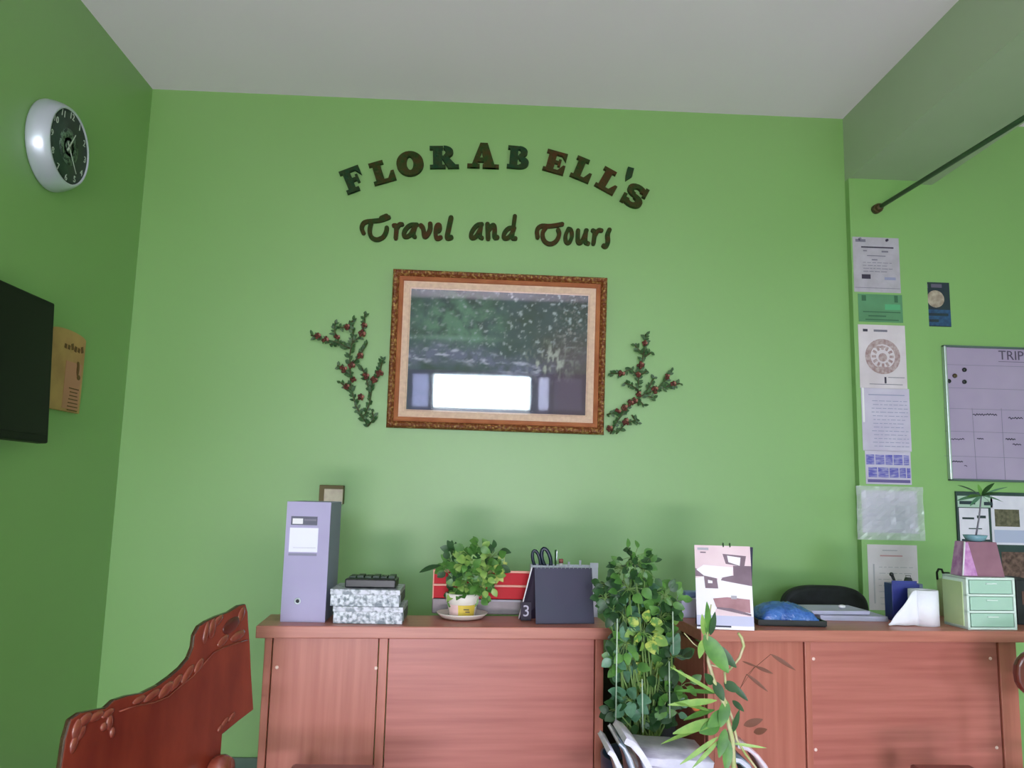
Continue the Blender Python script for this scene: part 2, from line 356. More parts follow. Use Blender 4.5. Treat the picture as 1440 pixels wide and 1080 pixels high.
# carved beads along the frame face
for side_ in range(4):
    L_ = PW if side_ % 2 == 0 else PH; nb = int(L_/0.021)
    for i in range(nb):
        q = -L_/2+0.012+(L_-0.024)*i/(nb-1)
        c_ = (q, -0.025, hh-0.0135) if side_ == 0 else (q, -0.025, -hh+0.0135) if side_ == 2 else (hw-0.0135, -0.025, q) if side_ == 1 else (-hw+0.0135, -0.025, q)
        b.ball(c_, 0.0072, seg=6, sc=(1.2, 0.8, 1.0))
obj('frame', b, 'gilt', t)
b = B(); frame_ring(b, hw-0.032, hh-0.032, 0, 0, [(0, -0.004), (0.0, -0.015), (0.006, -0.018), (0.016, -0.012), (0.020, -0.006)])
obj('inner_moulding', b, 'gilt_in', t)
b = B(); frame_ring(b, hw-0.052, hh-0.052, 0, 0, [(0, -0.006), (0.008, -0.007), (0.027, -0.001), (0.029, 0.002), (0.034, 0.003)])
for f in b.bm.faces: f.material_index = 0
lw = obj('linen_liner', b, 'linen', t)
aw, ah = hw-0.081, hh-0.081
# painted canvas: generic forest river scene
NX, NZ = 150, 100
bm = bmesh.new(); grid = [[bm.verts.new((-aw+2*aw*i/NX, 0.003, -ah+2*ah*j/NZ)) for i in range(NX+1)] for j in range(NZ+1)]
for j in range(NZ):
    for i in range(NX): bm.faces.new([grid[j][i], grid[j][i+1], grid[j+1][i+1], grid[j+1][i]])
me = bpy.data.meshes.new('canvas'); bm.to_mesh(me); bm.free()
ca = me.color_attributes.new('paint', 'FLOAT_COLOR', 'POINT')
def mixc(a, b_, t_): t_ = max(0, min(1, t_)); return [a[i]*(1-t_)+b_[i]*t_ for i in range(3)]
def lc(r, g, b_): return [lin(r), lin(g), lin(b_)]
def ns(x, y, s_, o=0): return noise.fractal(Vector((x*s_*1.4, y*s_, o)), 0.8, 2.0, 4)
for v in me.vertices:
    u, h = (v.co.x/aw+1)/2, (v.co.z/ah+1)/2
    c_ = mixc(lc(34, 54, 56), lc(54, 74, 88), 0.5+ns(u, h, 5))
    c_ = mixc(c_, lc(70, 70, 74), max(0, u-.45)*.9)
    g = math.exp(-((u-.28)/.2)**2-((h-.74)/.2)**2)*(0.9+1.6*ns(u, h, 9, 3)); c_ = mixc(c_, lc(86, 128, 108), g)
    g = math.exp(-((u-.25)/.22)**2-((h-.60)/.022)**2); c_ = mixc(c_, lc(120, 158, 142), g*.7)
    sp = ns(u, h, 26, 8)
    if h > .45: c_ = mixc(c_, lc(170, 180, 190), (sp-.30)*3.0*(0.3+0.9*max(0, u-.2)))
    rk = max(0, 1-abs(h-.42-.06*math.sin(u*7))/.13); c_ = mixc(c_, lc(100, 100, 134), rk*(.85+ns(u, h, 12, 5)))
    c_ = mixc(c_, lc(186, 186, 212), max(0, rk-.3)*(ns(u*0.6, h*1.6, 16, 11)-.12)*4)
    if h < .34: c_ = mixc(c_, lc(70, 70, 96), .55+.3*ns(u, h*3, 8, 2))
    rb = max(0, (u-.66)/.2); c_ = mixc(c_, lc(88, 70, 78), min(.8, rb*.8)*max(0, min(1, (.75-h)*4)))
    g = math.exp(-((u-.79)/.10)**2-((h-.44)/.12)**2); c_ = mixc(c_, lc(176, 178, 172), g*(ns(u*1.3, h*.5, 22, 15)-.02)*2.6)
    g = math.exp(-((u-.9)/.07)**2-((h-.7)/.25)**2); c_ = mixc(c_, lc(140, 134, 140), g*(ns(u, h, 30, 19)-.1)*2.5)
    ca.data[v.index].color = (*[max(0, x) for x in c_], 1)
pm = bpy.data.materials.new('oil_painting'); pm.use_nodes = True
at = pm.node_tree.nodes.new('ShaderNodeAttribute'); at.attribute_name = 'paint'
pm.node_tree.links.new(at.outputs['Color'], pm.node_tree.nodes['Principled BSDF'].inputs['Base Color'])
pm.node_tree.nodes['Principled BSDF'].inputs['Roughness'].default_value = 0.6
me.materials.append(pm); o = bpy.data.objects.new('canvas', me); col.objects.link(o); o.parent = t
M['glass'] = mat('picture_glass', (1, 1, 1, 1), 0.0, 1.0)
g_ = M['glass'].node_tree; g_.nodes.remove(g_.nodes['Principled BSDF'])
tb, gb, mxs, fr = g_.nodes.new('ShaderNodeBsdfTransparent'), g_.nodes.new('ShaderNodeBsdfGlossy'), g_.nodes.new('ShaderNodeMixShader'), g_.nodes.new('ShaderNodeFresnel')
gb.inputs['Roughness'].default_value = 0.03; fr.inputs['IOR'].default_value = 1.5
g_.links.new(fr.outputs[0], mxs.inputs[0]); g_.links.new(tb.outputs[0], mxs.inputs[1]); g_.links.new(gb.outputs[0], mxs.inputs[2])
g_.links.new(mxs.outputs[0], g_.nodes['Material Output'].inputs[0])
obj('glass_pane', B().box((0, -0.0005, 0), (2*aw+0.004, 0.002, 2*ah+0.004)), 'glass', t)
obj('backing_board', B().box((0, 0.008, 0), (2*hw-0.06, 0.006, 2*hh-0.06)), 'desk_dark', t)

# ------------------------------------------------------------------ flower sprays
M['sprig'] = mat('artificial_leaf', C(44, 84, 46), 0.5, c2=C(70, 104, 58), scale=40)
M['stem'] = mat('twig_stem', C(74, 78, 44), 0.6)
M['blossom'] = mat('dark_red_blossom', C(118, 56, 42), 0.6, c2=C(64, 26, 18), scale=90)
M['bud'] = mat('pale_pink_petals', C(176, 120, 104), 0.6)
def spray(name, label, sc, ox, oy, stems, blossoms, seed):
    rnd = random.Random(seed)
    base = PY(ox+stems[0][0][0]/sc, oy+stems[0][0][1]/sc, YW-0.02)
    t = thing(name, label, 'artificial flowers', (base.x, YW-0.02, base.z), 0, 'artificial flower sprays beside the picture')
    o0 = Vector(t.location)
    sb, lb = B(), B()
    for st in stems:
        pts = [PY(ox+x/sc, oy+y/sc, YW-0.012-rnd.uniform(0, .02))-o0 for x, y in st]
        sb.tube(pts, 0.0036, 5)
        for i in range(len(pts)-1):
            L = (pts[i+1]-pts[i]).length; n = max(2, int(L/0.0070))
            for k in range(n):
                p = pts[i].lerp(pts[i+1], (k+rnd.random())/n); dv = (pts[i+1]-pts[i]).normalized()
                a = rnd.choice((-1, 1))*rnd.uniform(.4, 1.3)
                dd = Vector((dv.x*math.cos(a)-dv.z*math.sin(a), rnd.uniform(-.9, .0), dv.x*math.sin(a)+dv.z*math.cos(a)))
                if len(st) == 2 and i == 0 and k < 1: continue
                lb.leaf(p, dd, Vector((rnd.uniform(-.5, .5), -1, rnd.uniform(-.5, .5))), rnd.uniform(.016, .030), rnd.uniform(.011, .017), .3, .2, n=3)
    obj('stem', sb, 'stem', t); lo = obj('foliage', lb, 'sprig', t); lo['kind'] = 'stuff'
    for (x, y) in blossoms:
        p = PY(ox+x/sc, oy+y/sc, YW-0.035)-o0; b = B(); r = rnd.uniform(.011, .015)
        b.ball(p, r*.65, seg=8)
        for k in range(5):
            a = k*2*math.pi/5+rnd.random(); b.ball(p+Vector((math.cos(a)*r*.75, rnd.uniform(-.003, .003), math.sin(a)*r*.75)), r*.55, m=1 if k == 0 else 0, seg=6, sc=(1, .6, 1))
        obj('blossom', b, ['blossom', 'bud'], t)
spray('flower_spray', 'spray of artificial green leaves and dark red blossoms left of the picture frame', 5.685, 430, 430,
      [[(500, 965), (400, 800), (360, 650), (350, 400), (380, 250), (370, 120)], [(350, 340), (250, 290), (150, 270), (40, 235)], [(260, 290), (230, 210), (235, 130)],
       [(250, 170), (330, 175), (380, 120)], [(380, 290), (440, 240), (470, 150), (470, 65)], [(370, 470), (430, 400), (490, 300)], [(360, 560), (300, 510), (250, 475)],
       [(370, 680), (320, 650), (280, 615)], [(460, 900), (510, 780), (530, 620), (590, 520), (620, 420)], [(510, 700), (480, 560), (440, 480)], [(500, 960), (545, 900), (530, 850)], [(190, 310), (260, 300), (330, 330)]],
      [(95, 240), (155, 270), (250, 250), (330, 170), (468, 155), (450, 220), (435, 400), (365, 475), (300, 505), (440, 730), (545, 590), (590, 540), (480, 560), (325, 645), (380, 590)], 3)
spray('flower_spray', 'spray of artificial green leaves and dark red blossoms right of the picture frame', 6.0, 830, 450,
      [[(170, 960), (230, 850), (330, 720), (450, 630), (560, 585), (640, 500), (690, 430)], [(560, 590), (650, 560), (760, 535)], [(400, 650), (410, 450), (450, 300), (470, 120)],
       [(400, 590), (350, 550), (290, 530)], [(400, 470), (340, 410), (270, 450), (170, 450)], [(440, 290), (400, 240), (375, 210)], [(420, 470), (480, 430)], [(460, 310), (520, 270)],
       [(220, 960), (300, 870), (390, 845)], [(140, 800), (230, 770), (300, 780)], [(480, 600), (520, 520), (540, 490)], [(400, 660), (450, 720)], [(470, 640), (540, 660)], [(350, 800), (400, 870)]],
      [(460, 195), (265, 450), (405, 460), (425, 380), (548, 590), (375, 680), (410, 625), (235, 768), (300, 860), (165, 915), (700, 538), (650, 480), (290, 740), (340, 700)], 5)

# ------------------------------------------------------------------ wall clock (left wall)
cc = PX(81, 206, XL+0.03); cc.x = XL
t = thing('wall_clock', 'round silver rimmed wall clock with dark face and pale numerals', 'clock', (XL, cc.y, cc.z))
M['silver'] = mat('brushed_silver_plastic', C(196, 204, 214), 0.28, 0.5, metal=0.35)
M['clockface'] = mat('dark_green_dial', C(26, 50, 36), 0.5, c2=C(40, 66, 50), scale=22)
M['pale'] = mat('pale_numerals', C(190, 205, 190), 0.5)
mxx = Matrix.Rotation(R(90), 4, 'Y')       # lathe axis -> +x
rc_ = 0.164
b = B().lathe([(rc_-.010, 0.0), (rc_-.001, 0.005), (rc_, 0.012), (rc_-.003, 0.030), (rc_-.012, 0.056), (rc_-.022, 0.073), (rc_-.026, 0.076), (rc_-.030, 0.076), (rc_-.031, 0.070)], n=48, mx=mxx)
obj('case', b, 'silver', t)
obj('dial', B().lathe([(0.0, 0.0705), (rc_-.031, 0.0705), (rc_-.031, 0.066), (0, 0.066)], n=48, mx=mxx), 'clockface', t)
for k in range(1, 13):
    b = B(); a = R(90-30*k); r_ = rc_-.048
    # clock seen from +x: screen right = -... toward +y is right
    p = Vector((0.0712, r_*math.cos(a), r_*math.sin(a)))
    mx_ = Matrix.Translation(p) @ Matrix(((0, 0, 1, 0), (1, 0, 0, 0), (0, 1, 0, 0), (0, 0, 0, 1)))
    b.text(str(k), 0.034, mx_, ext=.0006); obj('numeral', b, 'pale', t)
def hand(a, L, wd, m, nm):
    a = R(a); b = B(); ey = Vector((0, math.cos(a), math.sin(a))); ex = Vector((0, -math.sin(a), math.cos(a)))
    b.prism([(-wd, -.02), (wd, -.02), (wd*.4, L), (-wd*.4, L)], (0.0714, 0, 0), ex, ey, XA, 0.001); obj(nm, b, m, t)
hand(60, .07, .004, 'pale', 'hour_hand'); hand(-50, .10, .003, 'pale', 'minute_hand')
obj('dial_pattern', B().lathe([(.034, .0706), (.050, .0712), (.066, .0706)], n=24, mx=mxx).lathe([(.008, .0706), (.016, .0712), (.024, .0706)], n=16, mx=mxx), mat('dial_green_print', C(96, 124, 100), .6, c2=C(24, 48, 34), scale=90, lo=.45, hi=.55), t)

# ------------------------------------------------------------------ television (left wall)
tx = XL+0.09
a1, a2 = PX(83, 427, tx), PX(75, 624, tx+0.03)
yR = (a1.y+a2.y)/2; zt, zbt = a1.z, a2.z; Ht = zt-zbt; Wt = 0.98
t = thing('television', 'flat black television mounted on the left wall, cut by the photo edge', 'television', (tx, yR-Wt/2, (zt+zbt)/2), 0)
t.rotation_euler = (0, -R(3), 0)
M['tvblack'] = mat('gloss_black_bezel', C(8, 14, 10), 0.5, 0.2); M['screen'] = mat('dark_screen', C(8, 10, 10), 0.35, 0.15)
b = B(); b.box((-0.02, 0, 0), (0.04, Wt, Ht), bev=0.006)
obj('bezel', b, 'tvblack', t)
obj('screen_panel', B().box((0.0, 0, 0.004), (0.003, Wt-0.044, Ht-0.05)), 'screen', t)
obj('wall_bracket', B().box((-0.062, 0, 0), (0.05, 0.25, 0.22), bev=0.004), 'black_matte', t)

# ------------------------------------------------------------------ plaque (left wall)
pa, pb_ = PX(117, 476, XL), PX(107, 581, XL)
yr = (pa.y+pb_.y)/2; z1, z0 = PX(112, 474, XL).z, PX(103, 581, XL).z
M['plaque'] = mat('tan_plaque', C(206, 160, 104), 0.6, c2=C(186, 140, 92), scale=10)
M['plaque_pink'] = mat('pinkish_panel', C(204, 140, 116), 0.6)
t = thing('wall_plaque', 'tan plaque with brown lettering, partly behind the television', 'plaque', (XL, yr-0.13, (z0+z1)/2))
hp = (z1-z0)/2
poly = [(-.13, -hp), (.13, -hp), (.13, hp-.012)]+[(.13*math.cos(R(a)), hp-.012+.02*math.sin(R(a))) for a in range(10, 180, 20)]+[(-.13, hp-.012)]
obj('board', B().prism(poly, (0.0, 0, 0), YA, ZA, XA, 0.012), 'plaque', t)
b = B()
b.box((0.0125, .055, -.05), (0.001, .12, hp*1.2), m=1)
rnd = random.Random(4)
for k in range(6): b.box((0.013, -.02+.025*k, hp-.055+rnd.uniform(-.004, .004)), (0.0012, .016, .016+.01*rnd.random()), rot=Matrix.Rotation(R(rnd.uniform(-30, 30)), 3, 'X'))
b.ball((0.014, .085, .02), .016, sc=(.1, .7, 1.9)); b.ball((0.014, .095, -.012), .013, sc=(.1, 1.1, .8)); b.ball((.014, .08, .04), .01, sc=(.1, .8, 1))
for k in range(7): b.box((0.0135, .07, -.06-.014*k), (0.0012, .05+.03*rnd.random(), .004), m=0)
obj('lettering', b, [mat('brown_ink', C(110, 72, 34), .6), 'plaque_pink'], t)

# ------------------------------------------------------------------ sheets on walls
def sheet(name, label, cat, x0, y0, x1, y1, Y, base, marks, mats, rot=0, th=0.0015, group=None, off=0.0):
    """x0..y1 photo rectangle of the sheet; marks: (u0,v0,u1,v1,mat index) with v downwards"""
    xm, ym = (x0+x1)/2, (y0+y1)/2
    Wd = (PY(x1, ym, Y)-PY(x0, ym, Y)).length; Hd = (PY(xm, y1, Y)-PY(xm, y0, Y)).length
    c = PY(xm, ym, Y)
    b = B(); b.box((0, -off-th/2, 0), (Wd, th, Hd))
    k = 0
    for (u0, v0, u1, v1, mi) in marks:
        b.box(((u0+u1-1)/2*Wd, -off-th-0.0002-0.00003*k, (1-v0-v1)/2*Hd), ((u1-u0)*Wd, 0.0004+0.00006*k, (v1-v0)*Hd), m=mi); k += 1
        k = k % 30
    o = obj(name, b, [base]+mats); o.location = (c.x, Y, c.z); o.rotation_euler = (0, R(-rot), 0)
    tag(o, label, cat, group); return o, Wd, Hd
def lines(u0, u1, v0, v1, n, mi, seed=0, dash=0.06, th=0.012):
    r_ = random.Random(seed); out = []
    for i in range(n):
        v = v0+(v1-v0)*i/max(1, n-1); u = u0+r_.uniform(0, .04); end = u1-r_.choice((0, 0, .1, .25))*(u1-u0)
        while u < end:
            l = r_.uniform(.5, 1.6)*dash; out.append((u, v, min(u+l, u1), v+th, mi)); u += l+dash*.35
    return out
GP = 'papers taped down the pillar'
M['pap_green'] = mat('green_paper', C(92, 148, 108), .6, c2=C(84, 134, 96), scale=8)
M['pap_dkgreen'] = mat('green_print', C(56, 104, 74), .6)
M['pap_cream'] = mat('cream_paper', C(222, 212, 222), .6, c2=C(208, 196, 206), scale=8)
M['seal'] = mat('brown_seal_print', C(158, 128, 132), .7, c2=C(190, 172, 176), scale=60)
M['violet'] = mat('violet_blue_print', C(98, 94, 186), .6, c2=C(176, 170, 212), scale=60, stretch=(.5, 1, 2.2), lo=.4, hi=.7)
M['sleeve'] = mat('clear_plastic_sleeve', C(236, 238, 246), .10, .9, bump=1.0, bscale=18, alpha=.42)
M['yellow'] = mat('yellow_dot', C(196, 190, 60), .5)
M['greyink'] = mat('grey_ink', C(120, 116, 134), .7)
M['blueink'] = mat('faint_blue_ink', C(150, 152, 186), .7)
M['redink'] = mat('faint_red_ink', C(192, 140, 150), .7)
M['purplepaper'] = mat('lilac_paper', C(206, 198, 220), .6, c2=C(194, 184, 210), scale=10)
sheet('certificate', 'grey white certificate with a dark heading, topmost on the pillar', 'certificate', 1200, 334, 1265, 411, YP, 'paper_grey',
      [(.06, .04, .28, .09, 2), (.18, .17, .88, .195, 1), (.22, .24, .30, .26, 2), (.62, .24, .76, .27, 2), (.3, .33, .7, .345, 2), (.4, .40, .52, .42, 2), (.17, .68, .36, .76, 1), (.66, .72, .9, .77, 3)]+lines(.2, .85, .46, .62, 4, 2, 1, .08, .008)
      + [(.02, .92, .98, .925, 2)], ['ink', 'greyink', 'blueink'], group=GP)
for (x, y, lab, m_) in ((1247, 338, 'tiny dark pin at the top right of the certificate', 'ink'), (1209, 336, 'tiny grey pin at the top left corner of the topmost certificate', 'greyink')):
    p = PY(x, y, YP-0.004); o = obj('push_pin', B().tube([(0, 0.0, 0), (0, -0.008, 0)], 0.006, 10), m_); o.location = (p.x, YP-0.002, p.z); tag(o, lab, 'pin')
sheet('green_notice', 'green printed paper below the topmost certificate on the pillar', 'paper', 1207, 414, 1269, 453, YP, 'pap_green',
      [(.08, .05, .18, .25, 1), (.82, .03, .9, .28, 1), (.1, .62, .95, .66, 1), (.22, .76, .62, .81, 1), (.15, .9, .9, .94, 1), (.6, .35, .95, .55, 2)], ['pap_dkgreen', mat('bright_green_print', C(86, 168, 120), .6)], group=GP)
sh, Wd, Hd = sheet('permit', 'cream permit with a large round brownish seal on the pillar', 'paper', 1208, 457, 1274, 546, YP, 'pap_cream',
      [(.1, .07, .2, .11, 1), (.33, .075, .62, .11, 2), (.52, .82, .56, .92, 1), (.6, .82, .95, .83, 2), (.2, .93, .9, .94, 2)], ['ink', 'greyink'], group=GP)
b = B()
b.prism([(.020*math.cos(R(a)), .020*math.sin(R(a))) for a in range(0, 360, 15)], (0, -.0022, -.004), XA, ZA, -YA, .0006)
for poly in arc(0, 0, .083, .083, .058, .058, 0, 360, 30): b.prism(poly, (0, -.0021, 0), XA, ZA, -YA, .0006)
for a in range(0, 360, 30): b.box((.042*math.cos(R(a)), -.0024, .042*math.sin(R(a))), (.020, .0005, .012), rot=Matrix.Rotation(-R(a), 3, 'Y'))
b.box((-.02, -.0030, .045), (.07, .0004, .010)); b.box((0, -.0030, -.055), (.10, .0004, .014))
obj('seal', b, 'seal', sh)
sheet('printed_form', 'lilac white form with faint lines of text below the permit', 'paper', 1212, 546, 1280, 634, YP, 'purplepaper',
      [(.02, .0, .06, .55, 2)]+[(.15, .1, .9, .115, 1)]+lines(.2, .95, .2, .92, 13, 1, 5, .08, .01), ['blueink', 'white'], group=GP)
sheet('calendar_table', 'paper printed with two rows of violet blue blocks on the pillar', 'paper', 1217, 634, 1281, 681, YP, 'purplepaper',
      [(.02, .12, .96, .42, 1), (.06, .5, .98, .80, 1), (.04, .86, .97, .95, 2)]+[(u, .1, u+.02, .44, 0) for u in (.2, .42, .6, .82)]+[(u, .48, u+.02, .82, 0) for u in (.25, .5, .72, .88)], ['violet', mat('violet_ink', C(104, 92, 150), .6)], group=GP)
sh, Wd, Hd = sheet('document', 'document in a crumpled clear plastic sleeve on the pillar', 'paper', 1212, 690, 1290, 750, YP, 'purplepaper',
      lines(.1, .9, .25, .8, 6, 1, 9, .12, .02), ['blueink'], group=GP)
bm_ = B(); n_ = 14; vv = {}
for j in range(n_+1):
    for i in range(n_+1):
        x, z = -.155+.31*i/n_, -.125+.24*j/n_
        vv[i, j] = bm_.bm.verts.new((x, -.008-.007*noise.noise(Vector((x*22, z*22, 3)))-.0035*noise.noise(Vector((x*60, z*60, 1))), z))
for j in range(n_):
    for i in range(n_): bm_._f([vv[i, j], vv[i+1, j], vv[i+1, j+1], vv[i, j+1]], 0, False)
obj('plastic_sleeve', bm_, 'sleeve', sh)
sheet('notice', 'pale pinkish notice at the bottom of the pillar, just above the desk items', 'paper', 1221, 766, 1291, 858, YP, 'pap_cream',
      [(.25, .16, .7, .18, 1), (.1, .3, .13, .9, 2)]+lines(.2, .9, .34, .9, 7, 2, 12, .1, .01)+[(.3, .08, .6, .095, 2)], ['redink', 'paper_grey'], group=GP)
# small dark poster
M['pos_dark'] = mat('dark_blue_green_poster', C(34, 54, 56), .5, c2=C(26, 42, 60), scale=14)
M['pos_blue'] = mat('poster_blue', C(40, 84, 124), .5, c2=C(28, 58, 96), scale=40)
sh, Wd, Hd = sheet('small_poster', 'small dark blue poster with a pale round picture, right of the pillar', 'poster', 1293, 397, 1336, 459, YW, 'pos_dark',
      [(.0, .62, 1, .98, 1), (.08, .70, .92, .76, 0), (.1, .05, .3, .14, 2), (.4, .04, .75, .12, 2), (.15, .84, .6, .9, 0)], ['pos_blue', mat('poster_lilac', C(96, 88, 112), .5)])
b = B(); b.prism([(.042*math.cos(R(a)), .042*math.sin(R(a))) for a in range(0, 360, 15)], (.004, -.002, .026), XA, ZA, -YA, .0006)
obj('round_picture', b, mat('poster_pale', C(190, 176, 160), .5, c2=C(140, 122, 110), scale=30), sh)

# whiteboard
M['board'] = mat('whiteboard_surface', C(172, 156, 186), .35, c2=C(164, 148, 180), scale=4)
M['alu'] = mat('aluminium_frame', C(190, 200, 200), .35, metal=.6); M['aludark'] = mat('dark_frame_edge', C(84, 104, 100), .5)
bl, bt_, bb = PY(1328, 580, YW), PY(1322, 486, YW).z, PY(1335, 676, YW).z
Wb, Hb = 1.2, bt_-bb
t = thing('whiteboard', 'framed white marker board with a ruled schedule on the right wall section', 'whiteboard', (bl.x+Wb/2, YW, (bt_+bb)/2))
obj('writing_surface', B().box((0, -.010, 0), (Wb-.02, .012, Hb-.02)), 'board', t)
b = B()
b.box((-Wb/2+.006, -.012, 0), (.012, .024, Hb), bev=.003); b.box((Wb/2-.006, -.012, 0), (.012, .024, Hb), bev=.003)
for z in (-Hb/2+.005, Hb/2-.005): b.box((0, -.012, z), (Wb, .024, .010), bev=.003, m=1)
obj('board_frame', b, ['alu', 'aludark'], t)
b = B()
def wb(px, py): p = PY(px, py, YW-.0165); return p.x-t.location.x, p.z-t.location.z
def wline(xa, ya, xb, yb, wd=.0016, m=0):
    (x0, z0_), (x1, z1_) = wb(xa, ya), wb(xb, yb); L = math.hypot(x1-x0, z1_-z0_)
    b.box(((x0+x1)/2, -.0165, (z0_+z1_)/2), (L, .0008, wd), rot=Matrix.Rotation(-math.atan2(z1_-z0_, x1-x0), 3, 'Y'), m=m)
for y in (512.5, 545, 574, 606, 641): wline(1328, y, 1600, y+8, .0015, 1)
for xa, xb in ((1367, 1374), (1408, 1414), (1447, 1454), (1490, 1498)): wline(xa, 574, xb, 676, .0015, 1)
def scrib(x0, x1, y, n=5, hgt=2.2, wd=.0035, seed=0):
    r_ = random.Random(seed); xp, yp = x0, y
    for k in range(n*2):
        xn = x0+(x1-x0)*(k+1)/(n*2); yn = y+(hgt if k % 2 else -hgt)*r_.uniform(.3, 1); wline(xp, yp, xn, yn, wd); xp, yp = xn, yn
scrib(1368, 1402, 583, 9, 1.6, .004, 1); scrib(1418, 1438, 588, 5, 1.5, .004, 2); scrib(1333, 1356, 617.5, 6, 1.2, .0035, 3); scrib(1374, 1383, 617, 3, 1.4, .004, 4)
scrib(1414, 1428, 617.5, 4, 1.3, .0045, 5); scrib(1424, 1436, 625, 3, 1.2, .004, 6); scrib(1336, 1354, 649, 5, 1.2, .0045, 7); scrib(1356, 1360, 655, 1, 1, .003, 8)
mxw = Matrix(((1, 0, 0, 0), (0, 0, -1, -.0168), (0, 1, 0, 0), (0, 0, 0, 1)))
hx, hz = wb(1404, 500); b.text('TRIPS', .062, Matrix.Translation((hx, 0, hz)) @ mxw, m=2, align='LEFT')
wline(1404, 508.5, 1460, 510, .002, 2)
obj('marker_writing', b, ['ink', 'greyink', mat('marker_grey', C(84, 74, 96), .6)], t)
M['magnet_pale'] = mat('pale_magnet_card', C(196, 184, 190), .5)
for (x, y, lab, mm) in ((1356, 520, 'black round magnet, upper right of the four on the whiteboard', 'black'), (1342.5, 528.5, 'brown round magnet in the middle of the whiteboard magnets', 'rodcap'),
                        (1334, 536, 'black round magnet, lower left of the four on the whiteboard', 'black'), (1356, 537, 'black round magnet, lower right of the four on the whiteboard', 'black')):
    p = PY(x, y, YW-.018); o = obj('board_magnet', B().lathe([(.010, 0), (.010, .006), (.007, .008), (0, .008)], n=14, mx=Matrix.Rotation(R(90), 4, 'X')), mm)
    o.location = (p.x, YW-.0165, p.z); tag(o, lab, 'magnet', 'magnets on the whiteboard')

# notice board below the whiteboard
M['nb'] = mat('dark_notice_board', C(48, 74, 66), .6, c2=C(38, 58, 60), scale=8)
nl, nt_, nbz = PY(1344, 730, YW), PY(1390, 692, YW).z, PY(1390, 834, YW).z
t = thing('notice_board', 'dark edged notice board with prints, behind the drawer unit and under the whiteboard', 'notice board', (nl.x+.35, YW, (nt_+nbz)/2))
obj('backing', B().box((0, -.006, 0), (.70, .012, nt_-nbz), bev=.002), 'nb', t)
def nprint(nm, x0, y0, x1, y1, m_, k=0, marks=()):
    p, q = PY(x0, y0, YW-.012), PY(x1, y1, YW-.012); b = B()
    c_ = (p+q)/2-Vector(t.location); b.box((c_.x, -.0125-.0006*k, c_.z), (q.x-p.x, .001, p.z-q.z))
    for (u0, v0, u1, v1) in marks: b.box((p.x-t.location.x+(u0+u1)/2*(q.x-p.x), -.0135-.0006*k, p.z-t.location.z-(v0+v1)/2*(p.z-q.z)), ((u1-u0)*(q.x-p.x), .0008, (v1-v0)*(p.z-q.z)), m=1)
    obj(nm, b, [m_, 'pos_dark'], t)
nprint('printed_sheet', 1346, 697, 1396, 714, mat('mint_strip', C(170, 196, 180), .6), 0, [(.05, .45, .5, .75), (.75, .5, 1, .8)])
nprint('printed_sheet', 1348, 714, 1392, 762, 'paper', 1, [(.1, .28, .5, .34), (.6, .22, .9, .3), (.3, .6, .75, .63), (.05, .93, 1, 1)])
nprint('printed_sheet', 1392, 697, 1500, 768, 'paper', 0, [])
nprint('photo_print', 1398, 716, 1434, 741, mat('dark_olive_photo', C(74, 72, 52), .5, c2=C(112, 104, 84), scale=60), 2)
nprint('photo_print', 1398, 745, 1500, 765, mat('pale_blue_strip', C(176, 182, 212), .5), 2)
nprint('photo_print', 1408, 776, 1500, 832, mat('dark_brown_photo', C(66, 42, 38), .5, c2=C(120, 92, 82), scale=50), 1, [])

# wall box above the file
p, q = PY(452, 682, YW), PY(484, 709, YW)
t = thing('wall_box', 'small cream box with brown top and side fixed to the wall just above the file', 'wall box', ((p.x+q.x)/2, YW, (p.z+q.z)/2))
w_, h_ = q.x-p.x, p.z-q.z
M['cream'] = mat('cream_plastic', C(222, 208, 188), .5, c2=C(206, 186, 172), scale=30); M['brownish'] = mat('olive_brown_shell', C(112, 96, 60), .6)
obj('shell', B().box((0, -.0225, 0), (w_, .045, h_), bev=.003), 'brownish', t)
obj('cover_plate', B().box((w_*.11, -.047, -h_*.10), (w_*.78, .006, h_*.80), bev=.002), 'cream', t)

